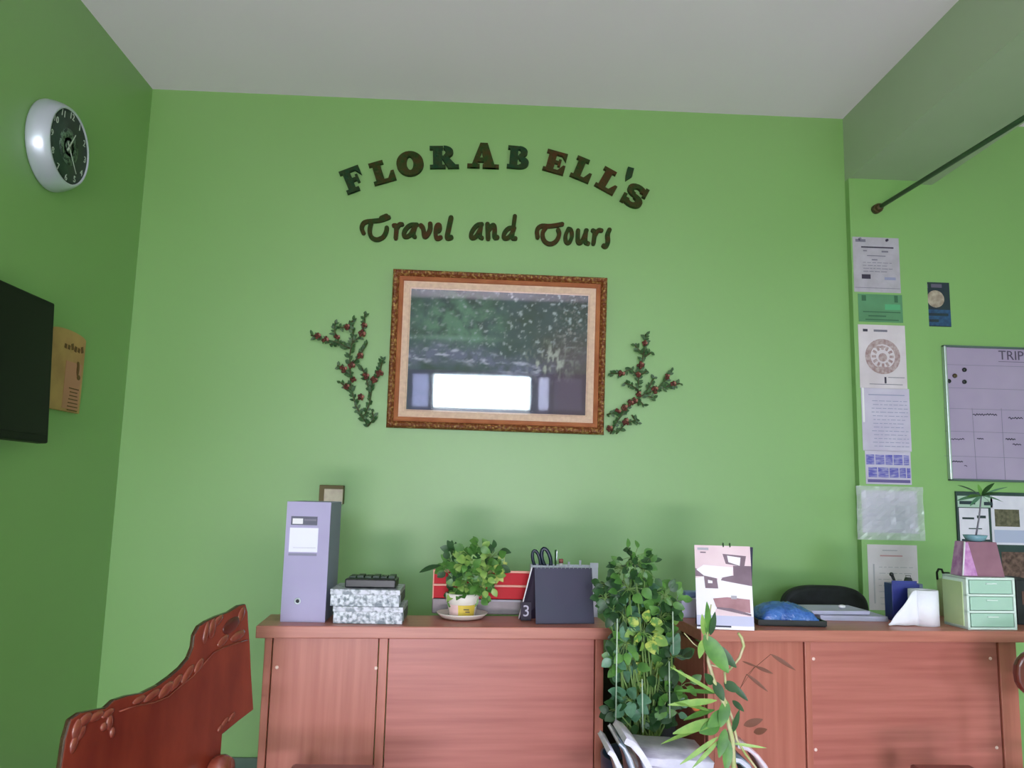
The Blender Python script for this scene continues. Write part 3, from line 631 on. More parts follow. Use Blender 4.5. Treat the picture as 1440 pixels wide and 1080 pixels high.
# ------------------------------------------------------------------ desks
ZD = 0.79
def desk(label, c0, c1, depth, segs, screws, wkdepth, grp):
    """c0, c1 front corners of the top (world); segs: list of (px fraction start, end, kind)"""
    d_ = (c1-c0); a = math.atan2(d_.y, d_.x); L = d_.length
    t = thing('office_desk', label, 'desk', (c0.x, c0.y, 0), a, grp)
    b = B(); b.box((L/2, depth/2, ZD-.018), (L, depth, .036), bev=.003); obj('desk_top', b, 'desk_edge', t)
    for (u0, u1, kind) in segs:
        x0, x1 = u0*L, u1*L
        if kind == 'stile': obj('stile', B().box(((x0+x1)/2, .030, (ZD-.036)/2), (x1-x0-.003, .024, ZD-.036-.002), bev=.002), 'desk_v', t)
        elif kind == 'v': obj('front_panel', B().box(((x0+x1)/2, .034, (ZD-.036)/2+.01), (x1-x0-.002, .018, ZD-.036-.022), bev=.001), 'desk_v', t)
        else: obj('front_panel', B().box(((x0+x1)/2, .034, (ZD-.036)/2+.01), (x1-x0-.002, .018, ZD-.036-.022), bev=.001), 'desk_h', t)
    x0, x1 = segs[0][0]*L, segs[-1][1]*L
    for x in (x0+.009, x1-.009): obj('side_panel', B().box((x, .046+(depth+wkdepth-.06)/2, (ZD-.06)/2), (.018, depth+wkdepth-.06, ZD-.06), bev=.001), 'desk_v', t)
    obj('back_riser', B().box(((x0+x1)/2, depth-.012, ZD-.036-.02), (x1-x0-.04, .016, .04)), 'desk_dark', t)
    obj('worktop', B().box(((x0+x1)/2, depth+wkdepth/2-.015, ZD-.06-.0125), (x1-x0+.01, wkdepth, .025), bev=.002), 'desk_edge', t)
    for x in (x0+.2, x0+.2): pass
    obj('pedestal', B().box((x1-.2, depth+wkdepth/2-.04, (ZD-.08)/2), (.34, wkdepth-.06, ZD-.09), bev=.002), 'desk_v', t)
    for (u, z) in screws: 
        obj('screw_cap', B().lathe([(.0055, 0), (.0055, .002), (.003, .0035), (0, .0035)], (0, 0, 0), 10, mx=Matrix.Translation((u*L, .0255, z)) @ Matrix.Rotation(R(90), 4, 'X')), 'screw', t)
    return t, L, a
M['screw'] = mat('pale_screw_cap', C(250, 214, 206), .3)
c0, c1 = PZ(360, 880, ZD), PZ(862, 883, ZD)
print('desk corners', c0, c1)
def onfront(t, px, py):
    inv = (Matrix.Translation(t.location) @ Matrix.Rotation(t.rotation_euler.z, 4, 'Z')).inverted()
    n = Vector((-math.sin(t.rotation_euler.z), math.cos(t.rotation_euler.z), 0)); p0 = Vector(t.location)+n*.025
    return inv @ PP(px, py, p0, n)
def fr(c0, c1, px, py=960):
    d_ = (c1-c0).normalized(); n = Vector((-d_.y, d_.x, 0)); p = PP(px, py, c0+n*.02, n); return (p-c0).dot(d_)/(c1-c0).length
def zf(c0, c1, px, py):
    d_ = (c1-c0).normalized(); n = Vector((-d_.y, d_.x, 0)); p = PP(px, py, c0+n*.02, n); return (p-c0).dot(d_)/(c1-c0).length, p.z
segs = [(fr(c0, c1, 368), fr(c0, c1, 380), 'stile'), (fr(c0, c1, 380), fr(c0, c1, 530), 'v'), (fr(c0, c1, 530), fr(c0, c1, 544), 'stile'), (fr(c0, c1, 544), fr(c0, c1, 836), 'h'), (fr(c0, c1, 836), fr(c0, c1, 849), 'stile')]
dL, LL, aL = desk('reddish wooden office desk on the left with the grey file standing on it', c0, c1, .225, segs, [zf(c0, c1, 389, 939), zf(c0, c1, 528.5, 940)], .36, 'reddish laminate desks')
e0, e1 = PZ(986, 886, ZD), PZ(1502, 888, ZD)
print('desk2 corners', e0, e1)
segs = [(fr(e0, e1, 994), fr(e0, e1, 1004), 'stile'), (fr(e0, e1, 1004), fr(e0, e1, 1132), 'v'), (fr(e0, e1, 1132), fr(e0, e1, 1142), 'stile'), (fr(e0, e1, 1142), fr(e0, e1, 1406), 'h'), (fr(e0, e1, 1406), fr(e0, e1, 1432), 'stile')]
dR, LR, aR = desk('reddish wooden office desk on the right with the green drawer unit on it', e0, e1, .33, segs, [zf(e0, e1, 1145, 927), zf(e0, e1, 1394, 926.5), zf(e0, e1, 1148, 1055), zf(e0, e1, 1403, 1052)], .20, 'reddish laminate desks')

def on(px, py, z=ZD): return PZ(px, py, z)

# ------------------------------------------------------------------ file box
M['file_front'] = mat('lavender_grey_board', C(178, 170, 207), .6, .3, c2=C(172, 164, 201), scale=5)
M['file_side'] = mat('grey_file_side', C(158, 166, 186), .8, .1)
p = on(394, 874.5); q = on(457, 875); w_ = (q-p).length
hF = PY(430, 706, p.y).z-ZD
t = thing('file_box', 'tall lavender grey box file with a white label on the left desk', 'file', (p.x, p.y, ZD+.0005), R(1.0))
dF = .215
obj('shell', B().box((w_/2, dF/2+.002, hF/2), (w_, dF, hF), bev=.002), 'file_side', t)
obj('spine', B().box((w_/2, .001, hF/2), (w_+.001, .004, hF+.001), bev=.001), 'file_front', t)
def fpx(px, py, y=0):   # point on the spine from photo px
    P_ = PY(px, py, p.y); return P_.x-p.x, P_.z-ZD
def fbox(b, x0, y0, x1, y1, th, m=0):
    (xa, za), (xb, zb_) = fpx(x0, y0), fpx(x1, y1); b.box(((xa+xb)/2, -.001-th/2, (za+zb_)/2), (abs(xb-xa), th, abs(za-zb_)), m=m)
b = B(); fbox(b, 410, 726, 446, 739, .0015); fbox(b, 412, 729, 426, 737, .002, 1); fbox(b, 428, 730, 445, 733, .002, 2); obj('index_window', b, [mat('window_dark', C(72, 72, 96), .4), 'white', 'greyink'], t)
b = B(); fbox(b, 408, 742, 446, 777, .0015); fbox(b, 412, 770, 444, 771, .002, 1); obj('paper_label', b, [mat('label_white', C(236, 234, 252), .5), 'ink_soft'], t)
b = B(); fbox(b, 406, 778, 445, 782, .003); obj('label_holder', b, mat('holder_edge', C(132, 130, 156), .5), t)
(xa, za) = fpx(418.5, 845.5)
b = B().lathe([(.0055, 0), (.0055, .003), (.0105, .003), (.0105, 0)], n=18, mx=Matrix.Translation((xa, -.001, za)) @ Matrix.Rotation(R(90), 4, 'X')); obj('finger_ring', b, 'silver', t)
b = B().lathe([(.0055, 0), (.0055, .001), (0, .001)], n=18, mx=Matrix.Translation((xa, -.001, za)) @ Matrix.Rotation(R(90), 4, 'X')); obj('finger_hole', b, 'black', t)

# ------------------------------------------------------------------ patterned boxes and black case
M['pattern'] = mat('silver_floral_paper', C(216, 220, 232), .35, .6, c2=C(112, 124, 136), scale=75, bump=.3, bscale=90, lo=.42, hi=.60)
M['pattern_side'] = mat('dark_silver_paper', C(120, 130, 128), .5, c2=C(70, 84, 82), scale=60)
M['pattern_lid'] = mat('silver_floral_lid', C(206, 208, 222), .35, .6, c2=C(120, 130, 142), scale=60, lo=.45, hi=.62)
def pbox(label, x0, x1, yb, yt, z, dep, yoff=0):
    p, q = PZ(x0, yb, ZD+z) if z == 0 else PY(x0, yb, base_y), PZ(x1, yb, ZD+z) if z == 0 else PY(x1, yb, base_y)
    w_ = q.x-p.x; h_ = PY((x0+x1)/2, yt, p.y).z-PY((x0+x1)/2, yb, p.y).z
    t = thing('patterned_box', label, 'box', ((p.x+q.x)/2, p.y+dep/2, ZD+z+.0006), 0, 'silver floral boxes stacked on the left desk')
    obj('box_base', B().box((0, 0, h_*.39), (w_-.004, dep-.004, h_*.78), bev=.001), 'pattern', t)
    obj('box_lid', B().box((0, 0, h_*.82), (w_, dep, h_*.30), bev=.0015), 'pattern_lid', t)
    obj('side_band', B().box((w_/2-.0005, 0, h_*.42), (.0035, dep-.02, h_*.5)), 'pattern_side', t)
    return h_*.97+.0006, p.y
h1, base_y = pbox('lower of two silver floral patterned boxes beside the grey file', 467, 567, 877, 852, 0, .17)
h2, _ = pbox('upper silver floral patterned box, under the black case', 463, 562, 852.5, 828, h1, .17)
zc = ZD+h1+h2+.0008
p, q = PY(484, 828, base_y+.03), PY(556, 828, base_y+.03); w_ = q.x-p.x
t = thing('black_case', 'small flat black desk case with green tinted knobs on the patterned boxes', 'case', ((p.x+q.x)/2, base_y+.085, zc))
obj('body', B().box((0, 0, .0135), (w_, .10, .027), bev=.004), 'black', t)
rnd = random.Random(3); M['blackgreen'] = mat('greenish_black', C(40, 62, 46), .5)
for k in range(6): obj('button', B().box((-w_*.38+w_*.155*k, .01, .029+.001*(k % 2)), (w_*.13, .06, .007+.003*(k % 2)), bev=.001), 'blackgreen', t)

# ------------------------------------------------------------------ small potted plant with saucer
M['leaf_a'] = mat('mid_green_leaf', C(96, 146, 64), .45, c2=C(66, 112, 50), scale=25)
M['leaf_b'] = mat('light_green_leaf', C(150, 180, 92), .45, c2=C(116, 158, 74), scale=30)
M['leaf_c'] = mat('dark_green_leaf', C(48, 88, 44), .45, c2=C(34, 66, 36), scale=25)
M['leaf_y'] = mat('variegated_leaf', C(186, 196, 92), .45, c2=C(92, 142, 66), scale=70, lo=.42, hi=.58)
M['leaf_t'] = mat('grey_teal_leaf', C(112, 156, 128), .4, c2=C(76, 122, 92), scale=30)
M['soil'] = mat('soil', C(60, 46, 36), .9); M['potwhite'] = mat('white_pot', C(240, 232, 226), .4)
M['potlabel'] = mat('yellow_label', C(226, 200, 84), .5, c2=C(212, 180, 70), scale=30)
M['potpink'] = mat('pink_pot_print', C(238, 200, 200), .5)
M['stem_g'] = mat('green_stem', C(120, 150, 84), .5)
sp_ = on(649, 874); sp_.z = ZD
t = thing('saucer', 'white saucer under the small potted plant on the left desk', 'saucer', (sp_.x, sp_.y+.06, ZD+.0005))
obj('dish', B().lathe([(.045, 0), (.066, .004), (.080, .016), (.084, .020), (.080, .020), (.064, .008), (0, .006)], n=40), 'potwhite', t)
pt = Vector(t.location)
t = thing('potted_plant', 'small leafy green plant in a white pot with a yellow label on the left desk', 'plant', (pt.x, pt.y, ZD+.0068))
hP = PY(652, 836, pt.y-.05).z-ZD-.007
b = B(); s_ = hP/.07
b.lathe([(.036, 0), (.043, .002), (.049, .040*s_), (.053, .043*s_), (.056, .068*s_), (.052, .070*s_), (.049, .060*s_), (0, .058*s_)], n=32, m=0); obj('pot', b, 'potwhite', t)
b = B()
for i in range(13):
    a0, a1 = R(-150+9*i), R(-150+9*(i+1))
    for (r0, z0_, r1, z1_) in ((.0440, .004*s_, .0494, .038*s_),):
        b._f([b.bm.verts.new((r0*math.cos(a0)*1.01, r0*math.sin(a0)*1.01, z0_)), b.bm.verts.new((r0*math.cos(a1)*1.01, r0*math.sin(a1)*1.01, z0_)),
              b.bm.verts.new((r1*math.cos(a1)*1.01, r1*math.sin(a1)*1.01, z1_)), b.bm.verts.new((r1*math.cos(a0)*1.01, r1*math.sin(a0)*1.01, z1_))], 0 if i > 4 else 1)
b.box((.014, -.0495, .026*s_), (.018, .001, .003), m=2); b.box((.018, -.0495, .019*s_), (.014, .001, .003), m=2)
obj('pot_label', b, ['potlabel', 'potpink', 'rodcap'], t)
rnd = random.Random(11); sb, lb = B(), B()
top = Vector((0, 0, hP-.012))
def plant_cluster(sb, lb, root, c, rad, n, L, W, mi, rnd, facing=Vector((0, -1, .3)), petiole=True):
    for k in range(n):
        v = Vector((rnd.gauss(0, 1), rnd.gauss(0, 1)*.7, rnd.gauss(0, 1))); v = v.normalized()*rad*rnd.random()**.5
        tip = c+v; dd = (v.normalized()*.8+Vector((rnd.uniform(-.5, .5), -.3, rnd.uniform(-.5, .35))))
        nn = facing+Vector((rnd.uniform(-.7, .7), rnd.uniform(-.3, .3), rnd.uniform(-.5, .8)))
        l = L*rnd.uniform(.75, 1.25)
        lb.leaf(tip, dd, nn, l, W*l/L*rnd.uniform(.85, 1.15), rnd.uniform(.2, .8), .18, m=mi if not isinstance(mi, (list, tuple)) else rnd.choice(mi), n=5, shape=.8)
        if petiole: sb.tube([c*.6+root*.4 if False else c, (c+tip)/2+Vector((0, 0, .004)), tip], .0010, 4, cap=False)
def lp(px, py, Y): return PY(px, py, Y)-Vector(t.location)
clus = [(640, 795, 22, 14, [0, 2]), (665, 790, 24, 14, [0, 1]), (690, 785, 18, 10, [0, 2]), (655, 815, 26, 18, [0, 1]), (680, 810, 22, 14, [0, 1]), (645, 833, 14, 9, [0, 2]), (672, 832, 14, 8, [0]), (640, 778, 10, 5, [2]), (672, 768, 8, 4, [0]), (700, 800, 8, 4, [3])]
for (x, y, r_, n_, mi) in clus:
    c_ = lp(x, y, pt.y+rnd.uniform(-.03, .03)); sb.tube([top, (top+c_)/2+Vector((0, 0, .01)), c_], [.002, .0016, .001], 5)
    plant_cluster(sb, lb, top, c_, r_*.0023, int(n_*2.2), .034, .024, mi, rnd)
# long side leaf reaching left
c_ = lp(625, 800, pt.y); sb.tube([top, lp(636, 812, pt.y), c_], .0014, 5)
lb.leaf(lp(620, 795, pt.y), Vector((-1, -.1, -.25)), Vector((0, -.5, 1)), .075, .030, .2, .2, m=2, n=6)
lb.leaf(lp(690, 800, pt.y-.02), Vector((1, 0, -.1)), Vector((0, -1, .5)), .05, .034, .3, .2, m=3, n=6)
obj('stem', sb, 'stem_g', t); obj('leaves', lb, ['leaf_a', 'leaf_b', 'leaf_c', 'leaf_y'], t)
obj('potting_soil', B().lathe([(.047, hP-.012), (.03, hP-.009), (0, hP-.008)], n=20), 'soil', t)

# ------------------------------------------------------------------ red letter tray
M['red'] = mat('red_plastic', C(200, 24, 40), .55, .25, c2=C(190, 30, 40), scale=8); M['redtrim'] = mat('peach_edge', C(232, 160, 142), .5)
M['smoke'] = mat('smoky_grey_drawer', C(142, 128, 132), .4, c2=C(118, 106, 110), scale=12)
yb_ = sp_.y+.155
p, q = PY(607, 864, yb_), PY(744, 864, yb_); w_ = q.x-p.x; zt_ = PY(670, 803, yb_).z-ZD; zm = PY(670, 843, yb_).z-ZD
t = thing('letter_tray', 'red two tier letter tray on a grey base behind the small potted plant', 'letter tray', ((p.x+q.x)/2, yb_, ZD+.0006))
dT = .055
obj('base_drawer', B().box((0, dT/2, zm/2), (w_, dT, zm), bev=.003), 'smoke', t)
for k in range(2):
    z0_ = zm+(zt_-zm)*.5*k; hh_ = (zt_-zm)*.5
    b = B(); b.box((0, dT/2, z0_+hh_*.47), (w_-.002, dT-.004, hh_*.86), bev=.002)
    obj('tier', b, 'red', t)
    b = B(); b.box((0, 0, z0_+hh_*.97), (w_, .006, .0075), bev=.001); b.box((-w_/2+.002, dT/2, z0_+hh_*.5), (.004, dT, hh_)); obj('tier_rim', b, 'redtrim', t)
obj('front_lip', B().box((.02, -.002, zm-.003), (w_*.7, .004, .006)), 'paper_grey', t)

# ------------------------------------------------------------------ dark desk calendar + pen organiser
M['navyboard'] = mat('dark_slate_card', C(58, 60, 82), .55, c2=C(64, 58, 84), scale=6)
M['navyback'] = mat('dark_plum_card', C(44, 34, 54), .6)
p, q = on(753, 877), on(835, 876.5); w_ = (q-p).length; hC = PY(790, 799, p.y+.03).z-ZD
t = thing('desk_calendar', 'tent desk calendar seen from its plain dark slate side on the left desk', 'calendar', ((p.x+q.x)/2, p.y, ZD+.0008), math.atan2(q.y-p.y, q.x-p.x))
ln = math.hypot(hC, .035); aa = math.atan2(.035, hC)
obj('front_board', B().box((0, .0185, hC/2), (w_, .0025, ln), rot=Matrix.Rotation(-aa, 3, 'X'), bev=.0008), 'navyboard', t)
xs = (PY(736, 872, p.y+.08)-Vector(t.location)).x
# rear board swings out to the left
b = B()
bl_, tl_ = Vector((xs-.004, .085, 0.001)), Vector((-w_/2-.006, .040, hC)); br_, tr_ = Vector((w_/2-.03, .135, 0.001)), Vector((w_/2, .040, hC))
for off, m_ in ((0, 0),):
    f0 = [b.bm.verts.new(v) for v in (bl_, br_, tr_, tl_)]; f1 = [b.bm.verts.new(v+Vector((0, .003, 0))) for v in (bl_, br_, tr_, tl_)]
    b._f(f0[::-1], 0); b._f(f1, 0)
    for i in range(4): b._f([f0[i], f0[(i+1) % 4], f1[(i+1) % 4], f1[i]], 1)
obj('rear_board', b, ['navyback', 'white'], t)
b = B(); b.tube([bl_+Vector((-.002, -.002, 0.003)), tl_+Vector((-.002, -.002, 0))], .0022, 6); obj('white_page_edge', b, 'white', t)
b = B()
for k in range(14): b.tube([(-w_/2+.008+(w_-.016)*k/13+.0, .037+.004*math.cos(a_), hC+.001+.005*math.sin(a_)) for a_ in [2*math.pi*i/8 for i in range(9)]], .0007, 4)
obj('spiral_binding', b, 'silver', t)
b = B(); a_ = (PY(742.5, 864.5, p.y+.06)-Vector(t.location))
b.text('3', .050, Matrix.Translation((a_.x, .060, .0300)) @ Matrix(((1, 0, 0, 0), (0, 0, -1, 0), (0, 1, 0, 0), (0, 0, 0, 1))), ext=.0012); obj('printed_numeral', b, mat('numeral_grey', C(196, 190, 210), .5), t)
obj('side_card', B().box((a_.x, .0635, .0305), (.034, .003, .058)), 'navyback', t)

yo = p.y+.150
p2_, q2_ = PY(746, 860, yo), PY(840, 860, yo); w2 = q2_.x-p2_.x; hO = PY(790, 796, yo).z-ZD
t = thing('pen_organiser', 'pale grey pen organiser holding scissors and pens behind the dark calendar', 'pen holder', ((p2_.x+q2_.x)/2, yo+.03, ZD+.0006))
M['palegrey'] = mat('pale_grey_plastic', C(206, 206, 222), .35, c2=C(190, 192, 208), scale=12)
b = B(); th = .003; dO = .055
b.box((0, -dO/2, hO/2), (w2, th, hO)); b.box((0, dO/2, hO/2), (w2, th, hO)); b.box((-w2/2, 0, hO/2), (th, dO, hO)); b.box((w2/2, 0, hO/2+.003), (th, dO, hO+.006)); b.box((0, 0, .0015), (w2, dO, .003))
b.box((0, 0, hO*.45), (th, dO, hO*.9)); obj('holder_body', b, 'palegrey', t)
obj('rim', B().box((w2/2-.012, -dO/2-.001, hO+.004), (.028, .004, .016), bev=.001), 'palegrey', t)
tO = Vector(t.location)
# scissors (handles up)
M['navy'] = mat('dark_navy_plastic', C(20, 34, 58), .35)
p = PY(763, 798, tO.y); t = thing('scissors', 'scissors with dark navy handles standing in the pen organiser', 'scissors', (p.x, tO.y, ZD+.0045))
zz = p.z-ZD-.0045; b = B()
def loop(cx, cz, rx_, rz_, tilt):
    pts = []
    for i in range(17):
        a = 2*math.pi*i/16; x, z = rx_*math.cos(a), rz_*math.sin(a); pts.append((cx+x*math.cos(tilt)-z*math.sin(tilt), 0, cz+x*math.sin(tilt)+z*math.cos(tilt)))
    return pts
b.tube(loop(-.022, zz+.026, .012, .031, .25), .0056, 7, cap=False); obj('handle', b, 'navy', t)
b = B(); b.tube(loop(.012, zz+.030, .014, .035, .28), .0066, 7, cap=False); obj('handle', b, 'navy', t)
obj('blades', B().box((0, 0, zz/2), (.014, .003, zz), bev=.001), 'silver', t)
p = PY(781.5, 773, tO.y+.008); t = thing('pen', 'slim dark green pen upright in the pen organiser', 'pen', (p.x, tO.y+.008, ZD+.0045))
zz = p.z-ZD-.0045; obj('barrel', B().tube([(0, 0, 0), (0, 0, .006), (0, 0, zz)], [.001, .0032, .0034], 10), 'leaf_c', t)
obj('clip', B().box((.004, 0, zz-.02), (.0015, .002, .034)), 'silver', t)
p = PY(789, 786, tO.y-.012); t = thing('marker_pen', 'short reddish brown capped marker in the pen organiser', 'pen', (p.x, tO.y-.012, ZD+.0045))
zz = p.z-ZD-.0045; obj('barrel', B().tube([(0, 0, 0), (0, 0, zz-.012)], .0058, 12), 'white', t); obj('cap', B().tube([(0, 0, zz-.014), (0, 0, zz)], .0075, 12), mat('red_brown_cap', C(160, 92, 86), .5), t)
for k, (x, y) in enumerate(((800, 790), (816, 788))):
    p = PY(x, y, tO.y+.004); t = thing('pen', ('pale grey pen just right of the reddish marker' if k == 0 else 'pale grey pen nearest the right rim of the pen organiser'), 'pen', (p.x, tO.y+.004, ZD+.0045))
    zz = p.z-ZD-.0045; obj('barrel', B().tube([(0, 0, 0), (0, 0, zz)], .0038, 10), 'palegrey', t)

# ------------------------------------------------------------------ big plant between the desks
yp = 2.36
t = thing('potted_plant', 'tall bushy variegated plant in a dark blue pot standing between the two desks', 'plant', (PY(908, 1000, yp).x, yp, 0))
zr = .47
M['bluepot'] = mat('dark_teal_pot', C(30, 56, 84), .35, c2=C(26, 44, 70), scale=6)
obj('pot', B().lathe([(.085, 0), (.10, .01), (.118, zr-.05), (.126, zr-.045), (.128, zr), (.118, zr), (.113, zr-.05), (0, zr-.055)], n=36), 'bluepot', t)
obj('potting_soil', B().lathe([(.112, zr-.045), (.06, zr-.035), (0, zr-.03)], n=24), 'soil', t)
sb, lb = B(), B(); rnd = random.Random(21)
root = Vector((0, 0, zr-.03))
back = [(x, y) for y in range(850, 1020, 20) for x in (882, 898, 914, 930)]  # extra dark leaf clusters, added to darken the gap behind
clus = [(892, 786, 20, 16, .036, .024, [2, 0]), (905, 800, 20, 12, .036, .024, [0, 2]), (877, 800, 16, 10, .034, .022, [2, 0]), (858, 826, 16, 13, .034, .026, [0, 2]), (850, 843, 12, 8, .034, .026, [2]), (885, 828, 22, 14, .045, .032, [0, 2]),
        (910, 835, 24, 14, .045, .034, [0, 4]), (935, 838, 18, 12, .042, .03, [2, 0]), (948, 850, 14, 9, .042, .03, [1, 0]), (876, 866, 18, 8, .062, .046, [4]), (905, 862, 18, 8, .055, .042, [4, 0]), (930, 868, 20, 12, .045, .032, [2, 0]),
        (862, 858, 12, 8, .04, .03, [2]), (905, 890, 18, 14, .045, .034, [3, 1, 3]), (880, 905, 18, 10, .045, .035, [2, 0]), (930, 900, 16, 9, .05, .036, [2, 0]), (945, 925, 20, 8, .06, .04, [4, 2]), (912, 930, 18, 12, .05, .038, [3, 1]),
        (882, 935, 18, 9, .055, .042, [0, 4]), (918, 950, 18, 11, .052, .040, [3, 3, 1]), (875, 965, 18, 6, .066, .052, [4]), (885, 985, 14, 5, .066, .05, [4]), (905, 975, 20, 9, .05, .04, [0, 2]), (935, 975, 20, 10, .05, .04, [0, 2]),
        (958, 965, 14, 6, .05, .034, [2, 0]), (925, 1000, 18, 10, .044, .034, [0, 2]), (948, 1002, 14, 6, .044, .034, [4, 2]), (868, 1000, 12, 5, .044, .034, [2]), (865, 925, 10, 5, .045, .035, [2, 4]), (900, 1010, 14, 6, .04, .03, [2])]
for (x, y, r_, n_, L_, W_, mi) in clus:
    c_ = lp(x, y, yp+rnd.uniform(-.03, .06)); mid = root.lerp(c_, .55)+Vector((rnd.uniform(-.02, .02), 0, .02))
    sb.tube([root+Vector((rnd.uniform(-.05, .05), rnd.uniform(-.04, .04), 0)), mid, c_], [.0034, .0028, .0015], 6)
    plant_cluster(sb, lb, root, c_, r_*.0022, int(n_*1.8), L_*.76, W_*.74, mi, rnd)
for (x, y) in back:
    plant_cluster(sb, lb, root, lp(x, y, yp+.06), .028, 7, .046, .034, [2, 2, 0], rnd)
obj('stem', sb, 'stem_g', t); obj('leaves', lb, ['leaf_a', 'leaf_b', 'leaf_c', 'leaf_y', 'leaf_t'], t)
b = B()
for (xa, ya, xb, yb2) in ((868, 870, 866, 1012), (903, 955, 904, 1030), (941, 930, 942, 1010), (946, 860, 947, 920)): b.tube([lp(xa, ya, yp-.07), lp(xb, yb2, yp-.07)], .0018, 6)
obj('support_wire', b, mat('white_wire', C(196, 214, 196), .5), t)

t = thing('gap_filler', 'added black block that darkens the gap behind the tall bushy plant', 'box', (.565, 2.80, 0))  # guessed block, added so the gap between the desks goes black
obj('body', B().box((0, 0, .31), (.20, .26, .62), bev=.006), 'black_matte', t)
obj('top_cover', B().box((0, 0, .628), (.19, .25, .016), bev=.003), 'black', t)

# ------------------------------------------------------------------ low table in front with magazines and a stalk plant
t = thing('low_table', 'small dark wooden side table carrying the magazines before the desks', 'table', (PY(960, 1060, 2.0).x, 2.0, 0))
txp = t.location.x
obj('table_top', B().box((0, 0, .40), (.50, .40, .025), bev=.004), 'stool', t)
for sx in (-1, 1):
    for sy in (-1, 1): obj('leg', B().tube([(sx*.215, sy*.17, 0), (sx*.215, sy*.17, .39)], [.014, .018], 10), 'stool', t)
ZT = .4127
M['magpage'] = mat('magazine_pages', C(228, 224, 240), .6, c2=C(206, 202, 222), scale=30)
M['magcover'] = mat('magazine_cover_teal', C(60, 90, 104), .35, c2=C(170, 176, 190), scale=18)
M['magcover2'] = mat('magazine_cover_lilac', C(150, 144, 170), .35, c2=C(214, 210, 226), scale=14)
M['magcover3'] = mat('magazine_cover_pink', C(206, 150, 158), .35, c2=C(226, 214, 224), scale=14)
def magazine(label, pts, dep, th, yc, cover):
    """pts: photo polyline of the magazine's top edge, hanging down to the table"""
    P_ = [PY(x, y, yc) for x, y in pts]; n = len(P_); o0 = Vector((P_[n//2].x, yc, ZT))
    t = thing('magazine', label, 'magazine', o0, 0, 'magazines heaped on the side table')
    def slab(off, thk, ins):
        b = B(); ra, rb = [], []
        for i, p in enumerate(P_):
            tn = (P_[min(i+1, n-1)]-P_[max(i-1, 0)]).normalized(); nn = Vector((-tn.z, 0, tn.x))
            if nn.z < 0: nn = -nn
            for lst, o_ in ((ra, off), (rb, off-thk)):
                q = p+nn*o_-o0
                lst.append((b.bm.verts.new(q+Vector((0, -dep/2+ins, 0))), b.bm.verts.new(q+Vector((0, dep/2-ins, 0)))))
        for i in range(n-1):
            b._f([ra[i][0], ra[i+1][0], ra[i+1][1], ra[i][1]], 0, True); b._f([rb[i][0], rb[i][1], rb[i+1][1], rb[i+1][0]], 0, True)
            b._f([ra[i][0], rb[i][0], rb[i+1][0], ra[i+1][0]], 0); b._f([ra[i][1], ra[i+1][1], rb[i+1][1], rb[i][1]], 0)
        b._f([ra[0][0], ra[0][1], rb[0][1], rb[0][0]], 0); b._f([ra[-1][0], rb[-1][0], rb[-1][1], ra[-1][1]], 0)
        return b
    obj('cover', slab(0, .0022, 0), cover, t); obj('pages', slab(-.0022, th, .003), 'magpage', t); obj('back_cover', slab(-.0022-th, .0022, 0), cover, t)
GM = 1.94
magazine('open magazine bending down at the left end of the heap', [(851, 1040), (858, 1046), (866, 1062), (874, 1085), (880, 1115), (883, 1150)], .15, .006, 1.915, 'magpage')
magazine('dark teal covered magazine leaning second from the left', [(865, 1030), (872, 1037), (880, 1052), (888, 1076), (892, 1108), (893, 1145)], .15, .004, 1.915, 'magcover')
magazine('white magazine arching over the teal covered one', [(873, 1024), (884, 1030), (896, 1044), (906, 1060), (914, 1085), (919, 1115)], .15, .009, 1.915, 'magpage')
magazine('thick magazine lying flat with pale pages facing the room', [(893, 1047), (920, 1050), (945, 1051), (972, 1053), (990, 1056)], .18, .018, 2.09, 'magcover2')
magazine('lower flat magazine with white page edges', [(888, 1064), (918, 1067), (945, 1069), (985, 1071)], .18, .020, 2.09, 'magcover2')
magazine('pale blue magazine at the bottom of the heap', [(898, 1083), (930, 1086), (965, 1089), (1010, 1090)], .18, .03, 2.09, 'magcover')
magazine('magazine with a pinkish edge bending down at the right end of the heap', [(1028, 1036), (1042, 1040), (1055, 1050), (1066, 1064), (1076, 1082), (1084, 1104)], .12, .005, 2.03, 'magcover3')
magazine('dark edged magazine leaning inside the right end of the heap', [(1018, 1052), (1032, 1055), (1044, 1064), (1053, 1079), (1060, 1100)], .12, .010, 2.03, 'magcover')

ys = 1.86
t = thing('stalk_plant', 'slender plant with long pointed leaves growing in front of the right desk', 'plant', (PY(1040, 1080, ys).x, ys, ZT))
obj('pot', B().lathe([(.028, 0), (.034, .004), (.040, .05), (.042, .055), (.038, .055), (.034, .045), (0, .043)], n=24), 'potwhite', t)
M['stalk'] = mat('pale_pinkish_stalk', C(206, 190, 160), .5, c2=C(168, 178, 112), scale=40)
M['twig'] = mat('thin_brown_leaf', C(112, 66, 50), .6)
sb = B()
def st(pts, r, Y=ys): sb.tube([lp(x, y, Y) for x, y in pts], r, 7)
sb.tube([Vector((0, 0, .045)), lp(1032, 1080, ys), lp(1030, 1040, ys), lp(1018, 990, ys), lp(1003, 955, ys), lp(996, 930, ys), lp(994, 885, ys)], [.006, .006, .0055, .005, .0045, .004, .003], 8)
st([(1024, 1010), (1028, 1050), (1034, 1100)], .004, ys+.01)
st([(1026, 942), (1040, 925), (1046, 908), (1043, 897), (1038, 890)], [.0025, .003, .0035, .004, .003])
st([(1026, 942), (1010, 938), (1000, 935)], .002); st([(1002, 925), (975, 905), (962, 890)], .0012)
st([(1019, 945), (1021, 970)], .0028); st([(1000, 850), (996, 880)], .0015)
